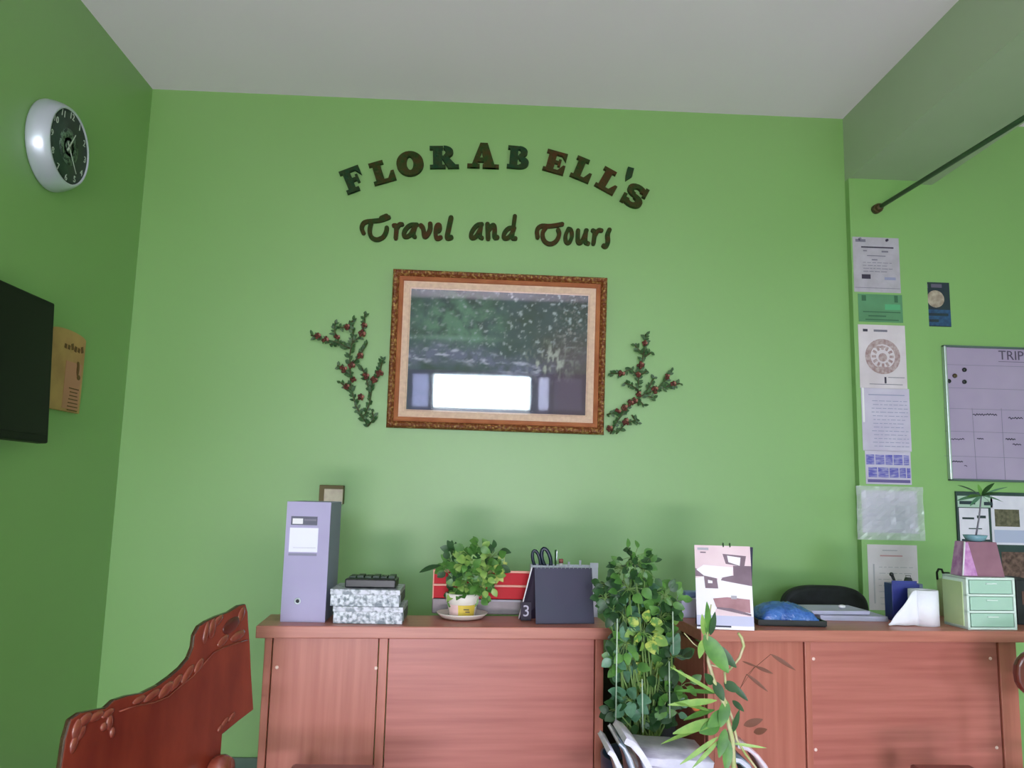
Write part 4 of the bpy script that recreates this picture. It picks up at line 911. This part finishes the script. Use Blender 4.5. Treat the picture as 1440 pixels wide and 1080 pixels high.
st([(1012, 968), (1022, 990), (1030, 1010), (1036, 1040), (1048, 1060), (1062, 1078), (1075, 1100)], [.003, .003, .003, .003, .0025, .0025, .002])
obj('stalk', sb, 'stalk', t)
lb = B()
def lf(x0, y0, x1, y1, wpx, m=0, Y0=ys, Y1=None, droop=.15, nrm=(0, -1, .25), fold=.2):
    a, b2 = lp(x0, y0, Y0), lp(x1, y1, Y1 if Y1 else Y0-.02); dd = b2-a
    lb.leaf(a, dd, Vector(nrm), dd.length*1.03, wpx*ys/F_PX, droop, fold, m=m, n=8, shape=.85)
lf(995, 895, 996, 848, 11, 0, nrm=(.3, -1, 0)); lf(999, 893, 1006, 862, 9, 2); lf(990, 893, 988, 865, 8, 1)
lf(990, 893, 1022, 944, 24, 0, droop=-.1); lf(1000, 905, 1036, 938, 16, 2); lf(988, 900, 984, 925, 10, 1)
lf(1004, 958, 1018, 985, 14, 2); lf(1018, 960, 1040, 972, 14, 2); lf(1002, 962, 992, 948, 12, 2)
lf(1008, 985, 942, 991, 9, 1); lf(1012, 978, 945, 938, 5, 1); lf(1010, 975, 952, 968, 8, 0, nrm=(0, -.6, 1)); lf(1000, 1000, 950, 985, 8, 1, nrm=(0, -.6, 1))
lf(1014, 1012, 948, 1030, 14, 1, nrm=(0, -1, .6)); lf(1012, 1018, 985, 1030, 18, 0); lf(1020, 1000, 996, 1022, 18, 0); lf(1022, 985, 1014, 1022, 16, 0)
lf(1010, 1036, 958, 1075, 7, 1); lf(1012, 1040, 975, 1080, 6, 1); lf(1020, 1025, 1012, 1065, 14, 0); lf(1024, 1040, 1022, 1085, 14, 0); lf(1000, 1020, 930, 1042, 7, 1, nrm=(0, -.6, 1))
lf(1005, 998, 962, 1010, 10, 0, nrm=(0, -.5, 1)); lf(1030, 1030, 1040, 1000, 8, 2); lf(1030, 1045, 1078, 1052, 4, 1)
lf(1026, 960, 1052, 985, 9, 2); lf(1030, 985, 1046, 1000, 8, 2); lf(1060, 1030, 1078, 1026, 9, 3); lf(1046, 1020, 1072, 1012, 10, 3)
obj('leaves', lb, ['leaf_a', 'leaf_b', 'leaf_c', 'twig'], t)
b = B(); lb = b
lf(1084, 920, 1119, 942, 6, 0, ys+.05); lf(1062, 937, 1087, 947, 5, 0, ys+.05); lf(1050, 948, 1080, 972, 5, 0, ys+.05); lf(1044, 930, 1066, 938, 3, 0, ys+.05)
b.tube([lp(1036, 975, ys+.01), lp(1060, 940, ys+.03), lp(1084, 920, ys+.05)], .0007, 4); b.tube([lp(1038, 975, ys+.01), lp(1050, 948, ys+.05)], .0007, 4); b.tube([lp(1050, 950, ys+.02), lp(1062, 937, ys+.05)], .0007, 4)
obj('dry_leaves', b, 'twig', t)
o = obj('bud', B().ball(lp(979+0, 1000-9, ys+.01)*1.0, .0125, seg=12, sc=(1, 1, 1.2)), mat('orange_fruit', C(206, 116, 60), .4), t)

# ------------------------------------------------------------------ right desk things
# photo calendar
M['calpink'] = mat('calendar_pink', C(240, 212, 222), .45, c2=C(228, 196, 208), scale=9); M['calwhite'] = mat('calendar_white', C(248, 240, 250), .45)
M['calmauve'] = mat('calendar_mauve', C(132, 104, 122), .45, c2=C(108, 80, 98), scale=14); M['callil'] = mat('calendar_lilac', C(196, 194, 226), .45)
M['calbrown'] = mat('calendar_rose_brown', C(176, 122, 132), .45, c2=C(150, 94, 104), scale=18); M['calnavy'] = mat('calendar_navy_edge', C(34, 30, 66), .5)
p, q = on(980, 884), on(1061, 887.5); w_ = (q-p).length; hC = PY(1022, 768, p.y+.03).z-ZD
t = thing('desk_calendar', 'tent desk calendar with pink room photographs facing the camera on the right desk', 'calendar', ((p.x+q.x)/2, (p.y+q.y)/2, ZD+.0008), math.atan2(q.y-p.y, q.x-p.x)+R(2))
lean = .045; ln = math.hypot(hC, lean); aa = math.atan2(lean, hC); rm = Matrix.Rotation(-aa, 3, 'X')
def cal(b, u0, v0, u1, v1, m, k):
    loc = rm @ Vector(((u0+u1-1)/2*w_, -.0016-.0002*k, (1-(v0+v1)/2)*ln)); b.box(loc, ((u1-u0)*w_, .0004, (v1-v0)*ln), rot=rm, m=m)
def calp(b, pts, m, k):
    pts3 = [(rm @ Vector(((u-.5)*w_, -.0018-.0002*k, (1-v)*ln))) for u, v in pts]
    f = [b.bm.verts.new(v) for v in pts3]; b._f(f, m)
b = B(); b.box(rm @ Vector((0, 0, ln/2)), (w_, .003, ln), rot=rm, m=1)
cal(b, 0, 0, 1, .42, 0, 0); calp(b, [(.5, .10), (.92, .12), (.88, .25), (.55, .22)], 2, 1); cal(b, .05, .03, .25, .06, 4, 1); cal(b, .1, .08, .2, .095, 2, 1)
calp(b, [(.58, .12), (.82, .14), (.8, .24), (.6, .2)], 1, 2); calp(b, [(.02, .30), (.15, .24), (.68, .26), (.66, .36), (.4, .40), (.15, .37)], 1, 3); calp(b, [(.68, .24), (1, .24), (1, .48), (.62, .44), (.45, .42), (.5, .37), (.68, .36)], 2, 2)
calp(b, [(.0, .28), (.15, .34), (.15, .38), (0, .38)], 2, 2); calp(b, [(.15, .37), (.38, .40), (.40, .52), (.17, .52)], 2, 3); calp(b, [(.22, .42), (.30, .43), (.30, .46), (.22, .46)], 1, 4); calp(b, [(.4, .38), (.55, .42), (1, .46), (1, .8), (0, .8), (0, .40), (.15, .38), (.2, .53), (.4, .53)], 1, 1)
calp(b, [(.3, .64), (.55, .62), (.95, .64), (.95, .80), (.35, .74)], 3, 2); calp(b, [(.36, .74), (.62, .75), (.96, .81), (.96, .835), (.36, .76)], 2, 3); calp(b, [(.62, .60), (.72, .6), (.72, .64), (.62, .64)], 4, 3); calp(b, [(.35, .76), (.96, .83), (.96, .84), (.3, .84)], 0, 3)
cal(b, 0, .84, 1, .955, 5, 3); cal(b, .0, .955, .6, .975, 6, 4)
obj('front_board', b, ['calpink', 'calwhite', 'calmauve', 'calbrown', 'paper_grey', 'callil', 'calnavy'], t)
rb_ = Matrix.Rotation(aa*1.25, 3, 'X'); b = B(); b.box(rb_ @ Vector((.010, 0, ln/2))+Vector((0, lean*2.25, 0)), (w_-.001, .004, ln), rot=rb_); obj('rear_board', b, 'calnavy', t)
b = B(); b.prism([(.0, 0), (lean*2.2, 0), (lean*1.05, hC)], (w_/2+.0002, .001, 0), YA, ZA, XA, .0012); obj('side_gusset', b, 'calnavy', t)
b = B()
for (u_, m_) in ((.52, 'leaf_c'), (.64, 'greyink')): b.tube([((u_-.5)*w_, lean+.004*math.cos(a_), hC+.002+.006*math.sin(a_)) for a_ in [2*math.pi*i/8 for i in range(9)]], .0022, 5)
obj('ring_binding', b, 'leaf_c', t)

# stack of pale papers / box at the left end
p, q = on(957, 868), on(1010, 868); w_ = q.x-p.x
t = thing('paper_box', 'lilac white paper box behind the left edge of the photo calendar', 'box', ((p.x+q.x)/2, p.y+.02, ZD+.0006)); hB = PY(975, 842, p.y-.02).z-ZD
obj('body', B().box((0, 0, hB/2), (w_, .07, hB), bev=.002), mat('lilac_box', C(206, 204, 238), .5), t); obj('lid', B().box((0.004, .005, hB+.010), (w_*.8, .05, .019), bev=.003), mat('blue_grey_lid', C(130, 150, 200), .5), t)
# black tray with blue bag
p, q = on(1070, 881), on(1157, 880); w_ = q.x-p.x
t = thing('black_tray', 'flat black folder tray under the blue plastic bag on the right desk', 'tray', ((p.x+q.x)/2, p.y+.09, ZD+.0006), R(-2))
b = B(); b.box((0, 0, .004), (w_, .17, .008), bev=.002); b.box((0, -.083, .011), (w_, .004, .016)); b.box((0, .083, .011), (w_, .004, .016)); b.box((-w_/2, 0, .011), (.004, .17, .016)); b.box((w_/2, 0, .011), (.004, .17, .016)); obj('tray_body', b, 'black', t)
tb_ = Vector(t.location)
M['bluebag'] = mat('glossy_blue_plastic', C(44, 88, 170), .18, .8, c2=C(70, 120, 200), scale=25, bump=.9, bscale=45)
b = B(); na = 16; vv = {}
for j in range(na+1):
    for i in range(na+1):
        u, v = i/na, j/na; e = (math.sin(math.pi*u)**.35)*(math.sin(math.pi*v)**.35)
        x = (-.5+u)*(w_*.84)+.002; y = (-.5+v)*.145; z = .022+.050*e*(1-.25*u)+.010*noise.noise(Vector((u*7, v*7, 2)))*e
        vv[i, j] = b.bm.verts.new((x-.004, y, z))
for j in range(na):
    for i in range(na): b._f([vv[i, j], vv[i+1, j], vv[i+1, j+1], vv[i, j+1]], 0, True)
x0b = [vv[i, 0] for i in range(na+1)]+[vv[na, j] for j in range(1, na+1)]+[vv[i, na] for i in range(na-1, -1, -1)]+[vv[0, j] for j in range(na-1, 0, -1)]
low = [b.bm.verts.new((v.co.x, v.co.y, .0095)) for v in x0b]
for i in range(len(x0b)): j = (i+1) % len(x0b); b._f([x0b[i], low[i], low[j], x0b[j]], 0, True)
b._f(low, 0)
o = obj('plastic_bag', b, 'bluebag'); o.location = tb_; tag(o, 'glossy blue plastic bag lying in the black tray beside the photo calendar', 'bag')
# papers stack
p, q = on(1152, 873), on(1250, 873.5)
M['pap_lil'] = mat('lilac_sheet', C(196, 194, 226), .55, c2=C(176, 176, 198), scale=6)
cx_ = (p.x+q.x)/2; GS = 'paper stacks on the right desk'
for k, (dx, dy, rz_, wd, dp, th_, lab) in enumerate(((.0, .0, -1, .235, .16, .016, 'lower lilac paper stack on the right desk beside the navy box'), (-.055, .02, 3, .24, .15, .012, 'upper lilac paper stack reaching towards the blue bag'))):
    z_ = ZD+.0006+(0 if k == 0 else .0175)
    o = thing('paper_stack', lab, 'papers', (cx_+dx, p.y+.085+dy, z_), R(rz_), GS)
    bb_ = B(); rr = random.Random(k)
    for i in range(6): bb_.box((rr.uniform(-.002, .002), rr.uniform(-.002, .002), th_*(i+.5)/6), (wd, dp, th_/6*.98), rot=rotz(R(rr.uniform(-.6, .6))))
    obj('sheets', bb_, 'pap_lil', o)
# crumpled note on papers
pn = PY(1184, 851, p.y+.10); o = obj('paper_scrap', B().ball((0, 0, .005), .011, seg=8, sc=(1.3, 1, .6)), 'white'); o.location = (pn.x, p.y+.10, ZD+.031); tag(o, 'tiny crumpled white paper scrap on the upper paper stack', 'paper')

# black office chair behind right desk
yc = 3.36
p, q = PY(1098, 850, yc), PY(1219, 852, yc); w_ = q.x-p.x; zt_ = PY(1155, 823, yc).z
t = thing('office_chair', 'black office chair with a rounded backrest behind the right desk', 'chair', ((p.x+q.x)/2, yc, 0))
poly = [(-w_/2, -.22), (-w_/2, .0)]; hh_ = .26
out = []
for i in range(33):
    a = math.pi*(1-i/32); cx, cz = math.cos(a), math.sin(a)
    out.append((w_/2*math.copysign(abs(cx)**.62, cx), hh_-.11+.11*abs(cz)**.7))
poly = [(w_/2-.03, -.20), (-w_/2+.03, -.20)]+out
poly = poly[::1]
b = B(); b.prism(poly, (0, 0.03, zt_-hh_), XA, ZA, -YA, .06)
o = obj('backrest', b, 'black_matte', t); md = o.modifiers.new('bev', 'BEVEL'); md.width = .018; md.segments = 3; md.limit_method = 'ANGLE'
obj('seat', B().box((0, -.10, .44), (w_+.0, .34, .08), bev=.03), 'black_matte', t)
obj('back_support', B().tube([(0, .04, zt_-.35), (0, .055, .5), (0, -.02, .40)], .018, 10), 'black', t)
obj('gas_column', B().tube([(0, -.03, .07), (0, -.03, .41)], .024, 14), 'black', t)
for k in range(5):
    a = R(72*k+18); e_ = Vector((math.cos(a)*.19, -.03+math.sin(a)*.19, .06)); lg = obj('leg', B().tube([(0, -.03, .09), e_], [.022, .014], 8), 'black', t)
    obj('caster', B().tube([e_+Vector((-.012, 0, -.032)), e_+Vector((.012, 0, -.032))], .026, 12).tube([e_, e_+Vector((0, 0, -.03))], .006, 6), 'black', lg)

# navy box, tissue roll, pens
M['navybox'] = mat('navy_blue_card', C(36, 48, 132), .4, c2=C(28, 36, 110), scale=10)
p, q = on(1257, 874), on(1293, 874); w_ = q.x-p.x; hN = PY(1268, 817, p.y).z-ZD
t = thing('navy_box', 'navy blue box standing behind the white tissue on the right desk', 'box', ((p.x+q.x)/2, p.y+.026, ZD+.0006), R(-3))
obj('body', B().box((0, .003, hN*.46), (w_, .06, hN*.92), bev=.0015), 'navybox', t); obj('flap', B().box((-.004, -.025, hN*.955), (w_*.9, .003, hN*.09)), 'navybox', t)
nb_ = Vector(t.location)
o = thing('black_clip', 'black clip on top of the navy box on the right desk', 'clip', (nb_.x+.022, nb_.y-.002, ZD+.0012+hN*.92)); obj('clip_body', B().prism([(-.014, 0), (.014, 0), (.006, .020), (-.006, .020)], (0, .01, 0), XA, ZA, -YA, .02), 'black', o); obj('clip_handle', B().tube([(-.006, 0, .016), (-.009, 0, .026), (.009, 0, .026), (.006, 0, .016)], .0012, 5), 'black', o)
M['tissue'] = mat('white_tissue', C(244, 244, 255), .8, bump=.2, bscale=60)
p = on(1311, 882); rr_ = .047; hT = PY(1311, 832, p.y).z-ZD
cT = Vector((p.x, p.y+rr_, ZD+.0006))
t = thing('tissue_roll', 'white tissue roll with a loose sheet draping left on the right desk', 'tissue roll', cT)
obj('roll', B().lathe([(.018, 0), (rr_, .0), (rr_, hT), (.018, hT), (.018, 0.0)], n=40), 'tissue', t)
b = B()
tl = Vector((PY(1286, 831, cT.y-rr_+.01).x-cT.x, -rr_+.006, hT*.98)); 
pts = [[Vector((-.036, -.031, hT)), Vector((-.036, -.031, 0.002))]]
xl = PY(1250, 876, cT.y-.04).x-cT.x; xm_ = PY(1286, 832, cT.y-.04).x-cT.x
n_ = 12
for i in range(1, n_+1):
    f_ = i/n_; x = -.036+(xl+.036)*f_; ztop = hT if x > xm_ else max(.006, hT*(1-((xm_-x)/(xm_-xl))**.95))
    y = -.034+.003*math.sin(f_*11); pts.append([Vector((x, y, ztop)), Vector((x, y-.004*f_, .002))])
rows = [[b.bm.verts.new(a_.lerp(c_, k/4)) for k in range(5)] for a_, c_ in pts]
for i in range(n_):
    for k in range(4): b._f([rows[i][k], rows[i+1][k], rows[i+1][k+1], rows[i][k+1]], 0, True)
o = obj('loose_sheet', b, 'tissue', t); md = o.modifiers.new('th', 'SOLIDIFY'); md.thickness = .0015
pz = PY(1311, 826, cT.y+.05)
t = thing('slate_case', 'slate grey case just behind the tissue roll on the right desk', 'case', (cT.x+.020, cT.y+.158, ZD+.0006))
hS = PY(1305, 823, cT.y+.10).z-ZD; obj('body', B().box((-.002, 0, hS/2), (.118, .05, hS), bev=.003), mat('slate_grey', C(112, 124, 150), .5), t)
obj('lid_strip', B().box((-.014, -.026, hS-.006), (.07, .004, .010)), mat('slate_dark', C(62, 74, 100), .5), t)
t2 = thing('pen', 'black tipped pen sticking up behind the tissue roll', 'pen', (cT.x-.012, cT.y+.158, ZD+.0006+hS)); 
obj('barrel', B().tube([(0, 0, 0), (-.010, 0, .026)], .0055, 8), 'black', t2); obj('cap_tip', B().ball((-.012, 0, .029), .008, seg=8), 'black', t2)

# green drawer unit
M['mint'] = mat('mint_drawer', C(178, 212, 196), .4, c2=C(168, 204, 188), scale=5); M['mintframe'] = mat('pale_mint_frame', C(222, 238, 232), .4); M['mintside'] = mat('green_side', C(192, 210, 158), .45, c2=C(176, 198, 152), scale=6)
p, q = on(1362, 886), on(1432, 886.5); w_ = (q-p).length; hM = PY(1398, 813, p.y).z-ZD
t = thing('drawer_unit', 'pale mint green desktop unit with three drawers at the right end of the desk', 'drawer unit', (p.x, p.y, ZD+.0006), R(4.5))
dM = .12
b = B()
b.box((.004, dM/2, hM/2), (.008, dM, hM), bev=.001); b.box((w_-.004, dM/2, hM/2), (.008, dM, hM), bev=.001)
for k in range(4): b.box((w_/2, dM/2, .004+(hM-.008)*k/3), (w_, dM, .007), bev=.001)
b.box((w_/2, dM-.003, hM/2), (w_, .005, hM)); obj('casing', b, 'mintframe', t)
obj('side_panel', B().box((-.0015, dM*.56, hM*.48), (.003, dM*.82, hM*.84)), 'mintside', t)
for k in range(3):
    z0_ = .009+(hM-.008)*k/3; h_ = (hM-.008)/3-.010
    d_ = obj('drawer', B().box((w_/2+.002, .052, z0_+h_/2), (w_-.024, .10, h_), bev=.002), 'mint', t)
    obj('drawer_handle', B().box((w_/2+.002, .001, z0_+h_*.75), (w_*.22, .008, .004), bev=.001), 'mintframe', d_)
tm = Vector(t.location); ztop = ZD+.0008+hM+.0005
# mauve planter bag with small palm on top of the unit
M['mauve'] = mat('mauve_planter', C(150, 104, 122), .5, c2=C(132, 88, 108), scale=10); M['magenta'] = mat('lilac_magenta_print', C(178, 112, 178), .5, c2=C(210, 160, 206), scale=40)
yq = p.y+.035
pa, pb2, pc2, pd = PY(1354, 812, yq), PY(1413, 812, yq), PY(1406, 763, yq), PY(1361, 763, yq)
cx_ = (pa.x+pb2.x)/2
t = thing('planter', 'mauve tapered planter with a pink patterned side on the mint drawer unit', 'planter', (cx_, yq, ztop)); hq = pc2.z-ztop
w0, w1 = (pb2.x-pa.x)/2, (pc2.x-pd.x)/2
b = B(); lo_ = [b.bm.verts.new(v) for v in ((-w0, 0, 0), (w0, 0, 0), (w0, .07, 0), (-w0, .07, 0))]; hi_ = [b.bm.verts.new(v) for v in ((-w1, .008, hq), (w1, .008, hq), (w1, .062, hq), (-w1, .062, hq))]
b._f(lo_[::-1], 0); b._f(hi_, 0)
for i in range(4): b._f([lo_[i], lo_[(i+1) % 4], hi_[(i+1) % 4], hi_[i]], 1 if i == 3 else 0)
obj('body', b, ['mauve', 'magenta'], t)
b = B(); f_ = [b.bm.verts.new(v) for v in ((-w0+.003, -.0012, .002), (-w0*.30, -.0012, .002), (-w1*.80, .0065, hq-.002), (-w1+.002, .0065, hq-.002))]; b._f(f_, 0); obj('patterned_panel', b, 'magenta', t)
b = B(); b.tube([(-w0, -.001, .002), (-w1, .007, hq)], .0028, 6); obj('pale_edge', b, 'white', t)
b = B().lathe([(.018, 0), (.030, .006), (.038, .022), (.036, .022), (.027, .009), (0, .006)], (0, .035, hq), 24); obj('teal_bowl', b, mat('teal_glass', C(120, 160, 176), .2), t)
tp = Vector((cx_, yq+.035, ztop+hq+.0065))
t = thing('palm_seedling', 'small palm like seedling with a thin stem rising from the mauve planter', 'plant', tp)
crown = PY(1380, 697, tp.y)-tp
obj('stem', B().tube([(0, 0, 0), (crown.x*.6, 0, crown.z*.5), crown], [.0032, .0028, .0024], 7), mat('grey_violet_stem', C(112, 108, 124), .5), t)
lb = B()
for (x, y, wp, m_) in ((1350, 682, 10, 0), (1348, 704, 8, 1), (1398, 680, 10, 0), (1412, 706, 9, 1), (1404, 695, 9, 0), (1362, 700, 8, 2), (1418, 684, 4, 1), (1376, 681, 7, 2), (1394, 710, 8, 1), (1366, 712, 6, 1)):
    e_ = PY(x, y, tp.y-.03+.02*(x % 3))-tp; dd = e_-crown; lb.leaf(crown, dd+Vector((0, 0, .01)), Vector((0, -.55, 1)), dd.length*1.05, wp*2.5/F_PX, .25, .15, m=m_, n=6, shape=.9)
obj('leaves', lb, ['leaf_c', 'leaf_t', 'leaf_a'], t)
# tape dispenser between roll and drawers
p = on(1334, 868); p.y += .03
hq2 = PY(1328, 795, p.y).z-ZD
t = thing('green_canister', 'small green canister with a black looped clip left of the drawer unit', 'canister', (PY(1329, 850, p.y).x, p.y, ZD+.0006))
zc_ = PY(1330, 814, p.y).z-ZD
obj('body', B().lathe([(.021, 0), (.024, .003), (.024, zc_-.004), (.021, zc_), (0, zc_)], n=24), 'mintside', t)
obj('loop_clip', B().tube([(-.024, 0, zc_-.004), (-.025, 0, zc_+.022), (-.018, 0, zc_+.034), (-.006, 0, zc_+.033), (-.002, 0, zc_+.020)], .0040, 7).box((.010, 0, zc_+.016), (.024, .012, .016), bev=.003), 'black_matte', t)
# dark brown binder at right end
p = on(1433, 880); w_ = .09
t = thing('dark_binder', 'dark brown binder standing right of the mint drawer unit at the photo edge', 'binder', (p.x+.012+w_/2, p.y+.10, ZD+.0006)); hb_ = PY(1438, 815, p.y+.05).z-ZD
obj('cover', B().box((0, 0, hb_/2), (w_, .16, hb_), bev=.003), 'black_matte', t); obj('spine_label', B().box((0, -.081, hb_*.6), (w_*.6, .001, hb_*.3)), mat('label_brown', C(88, 58, 50), .6), t)

# ------------------------------------------------------------------ carved wooden bench at left
n0, n1 = PY(92, 1010, 1.50), PY(353, 900, 2.08); n0.z = n1.z = 0
ax = (n1-n0).normalized(); nrm = Vector((ax.y, -ax.x, 0))   # towards the room
t = thing('carved_bench', 'varnished reddish carved wooden chair with a wavy crest beside the left desk', 'chair', n0, math.atan2(ax.y, ax.x))
def bp(px, py):
    p = PP(px, py, n0, nrm)-n0; return (p.dot(ax), p.z)
top = [(90, 1040), (98, 1012), (112, 1002), (130, 998), (148, 995), (160, 984), (178, 978), (200, 974), (222, 963), (240, 950), (254, 938), (265, 925), (271, 910), (273, 893), (280, 880), (290, 873), (305, 866), (322, 860), (336, 851), (345, 849), (348, 860), (349, 880), (351, 905), (353, 950), (356, 998)]
low = [(335, 1014), (312, 1033), (310, 1060), (308, 1090)]
poly = [bp(x, y) for x, y in top+low]
xe = poly[-1][0]; x0_ = poly[0][0]
poly += [(xe-.01, .46), (x0_-.02, .46)]
b = B(); b.prism(poly, (0, -.002, 0), XA, ZA, YA, .012, m=0, side=1)
o = obj('backrest', b, ['bench', 'bench_dark'], t); md = o.modifiers.new('bev', 'BEVEL'); md.width = .0035; md.segments = 3; md.limit_method = 'ANGLE'; md.angle_limit = R(20); md.harden_normals = False
L_ = xe-x0_
obj('seat', B().box((x0_+L_/2, -.24, .435), (L_+.06, .50, .035), bev=.008), 'bench', t)
for x in (x0_+.02, xe-.03): obj('leg', B().box((x, .012, .225), (.045, .04, .45), bev=.006), 'bench', t)
for x in (x0_+.02, xe-.03): obj('leg', B().lathe([(.018, 0), (.024, .03), (.016, .10), (.026, .22), (.018, .34), (.026, .418)], (x, -.45, 0), 16), 'bench', t)
obj('seat_rail', B().box((x0_+L_/2, -.45, .39), (L_-.06, .022, .06), bev=.004), 'bench', t)
M['carve'] = mat('polished_carving', C(150, 74, 56), .22, .7, c2=C(118, 48, 38), scale=25, coat=.6)
def carve(pts, r, nm='carved_scroll', sc=.6):
    b = B(); P3 = []
    for x, y in pts: u, z = bp(x, y); P3.append(Vector((u, -.004, z)))
    b.tube(P3, r, 8); obj(nm, b, 'carve', t)
def spiral(cx, cy, r0, turns, start, sgn=1):
    return [(cx+r0*(1-.8*i/20)*math.cos(start+sgn*turns*2*math.pi*i/20), cy+r0*(1-.8*i/20)*math.sin(start+sgn*turns*2*math.pi*i/20)) for i in range(21)]
def lobe(px, py, rx_, ry_, ang, m='carve', nm='carved_petal', dep=.35):
    u, z = bp(px, py); k = 2.0/F_PX; b = B()
    b.ball((0, 0, 0), 1.0, seg=16, sc=(rx_*k*1.2, .004, ry_*k*1.15)); o_ = obj(nm, b, m, t); o_.location = (u, -.003, z); o_.rotation_euler = (0, R(ang), 0)
M['recess'] = mat('dark_red_recess', C(84, 30, 26), .3, .5, coat=.4)  # plain dark red for the oval on the crest
lobe(324, 879, 17, 8, -12, 'recess', 'dark_recess', .2)
for (x, y, a_, b_, g_) in ((338, 864, 9, 6, -60), (333, 894, 15, 5.5, -8), (312, 901, 11, 5, -20), (297, 884, 6, 11, 10), (288, 890, 4, 12, 12), (305, 873, 10, 4.5, -24),
                           (278, 936, 9, 5, -40), (262, 948, 12, 5, -38), (246, 960, 11, 5, -32), (232, 970, 12, 6, -22), (212, 978, 12, 4, -14), (194, 984, 9, 3.5, -6),
                           (150, 1003, 8, 3.5, -10), (134, 1007, 9, 4, -6), (118, 1012, 8, 5, -20), (106, 1026, 5, 9, 10), (112, 1030, 4, 7, 30), (102, 1046, 4, 8, 12), (152, 1016, 4, 7, 0), (156, 1030, 3, 5, 0), (144, 1022, 4, 4, 0),
                           (314, 1016, 8, 3, -30), (324, 1008, 7, 3, -30), (308, 1024, 5, 3, -30)): lobe(x, y, a_, b_, g_)
carve([(346, 900), (335, 903), (316, 909), (298, 918), (284, 934), (268, 952), (250, 966), (234, 980), (214, 988), (190, 992), (166, 1000)], .0016, 'carved_groove')
ob_ = bp(296, 1068)
b = B(); b.lathe([(0, 0), (.020, .0), (.032, .012), (.034, .03), (.028, .045), (0, .05)], (0, 0, 0), 20, mx=Matrix.Translation((ob_[0]-.0, -.002, ob_[1]-.02)) @ Matrix.Rotation(R(90), 4, 'X')); b.tube([Vector((ob_[0], -.03, ob_[1]-.05)), Vector((ob_[0]-.01, -.035, .45))], .018, 10)
obj('arm_knob', b, 'carve', t)

# ------------------------------------------------------------------ stools low in front, chair at right edge
def stool(label, x0, x1, y, Y, rz):
    p, q = PY(x0, y, Y), PY(x1, y, Y); w_ = q.x-p.x
    t = thing('wooden_stool', label, 'stool', ((p.x+q.x)/2, Y, 0), rz, 'dark red wooden stools before the desks'); z_ = p.z
    obj('seat', B().box((0, -.12, z_-.0175), (w_, .24, .035), bev=.008), 'stool', t)
    for sx in (-1, 1):
        for sy in (-.21, -.03): obj('leg', B().tube([(sx*(w_/2-.005), sy, 0), (sx*(w_/2-.03), sy, z_-.03)], [.013, .016], 8), 'stool', t)
    for sx in (-1, 1): obj('stretcher', B().box((sx*(w_/2-.02), -.12, z_*.4), (.016, .18, .022), bev=.003), 'stool', t)
stool('dark red wooden stool in front of the left desk, only its top edge showing', 412, 528, 1073, 2.30, 0)
stool('dark red wooden stool in front of the right desk, only its top edge showing', 1278, 1364, 1073.5, 2.30, 0)
p = PY(1426, 946, 2.30); h_ = (PY(1430, 904, 2.3).z-PY(1430, 990, 2.3).z)/2; zc_ = PY(1430, 947, 2.3).z
t = thing('wooden_chair', 'dark brown wooden chair with a rounded back at the right photo edge', 'chair', (p.x+.20, 2.30, 0))
b = B(); b.prism([((.20)*math.copysign(abs(math.cos(R(a)))**.7, math.cos(R(a))), h_*math.copysign(abs(math.sin(R(a)))**.8, math.sin(R(a)))) for a in range(0, 360, 12)], (0, .012, zc_), XA, ZA, -YA, .026)
o = obj('backrest', b, 'stool', t); md = o.modifiers.new('bev', 'BEVEL'); md.width = .008; md.segments = 3; md.limit_method = 'ANGLE'
for sx in (-1, 1): obj('back_post', B().box((sx*.12, 0, (zc_-h_)/2+.01), (.03, .022, zc_-h_+.03), bev=.004), 'stool', t)
obj('seat', B().box((0, -.2, .42), (.38, .38, .03), bev=.01), 'stool', t)
for sx in (-1, 1): obj('leg', B().tube([(sx*.15, -.35, 0), (sx*.15, -.35, .41)], [.013, .018], 8), 'stool', t)
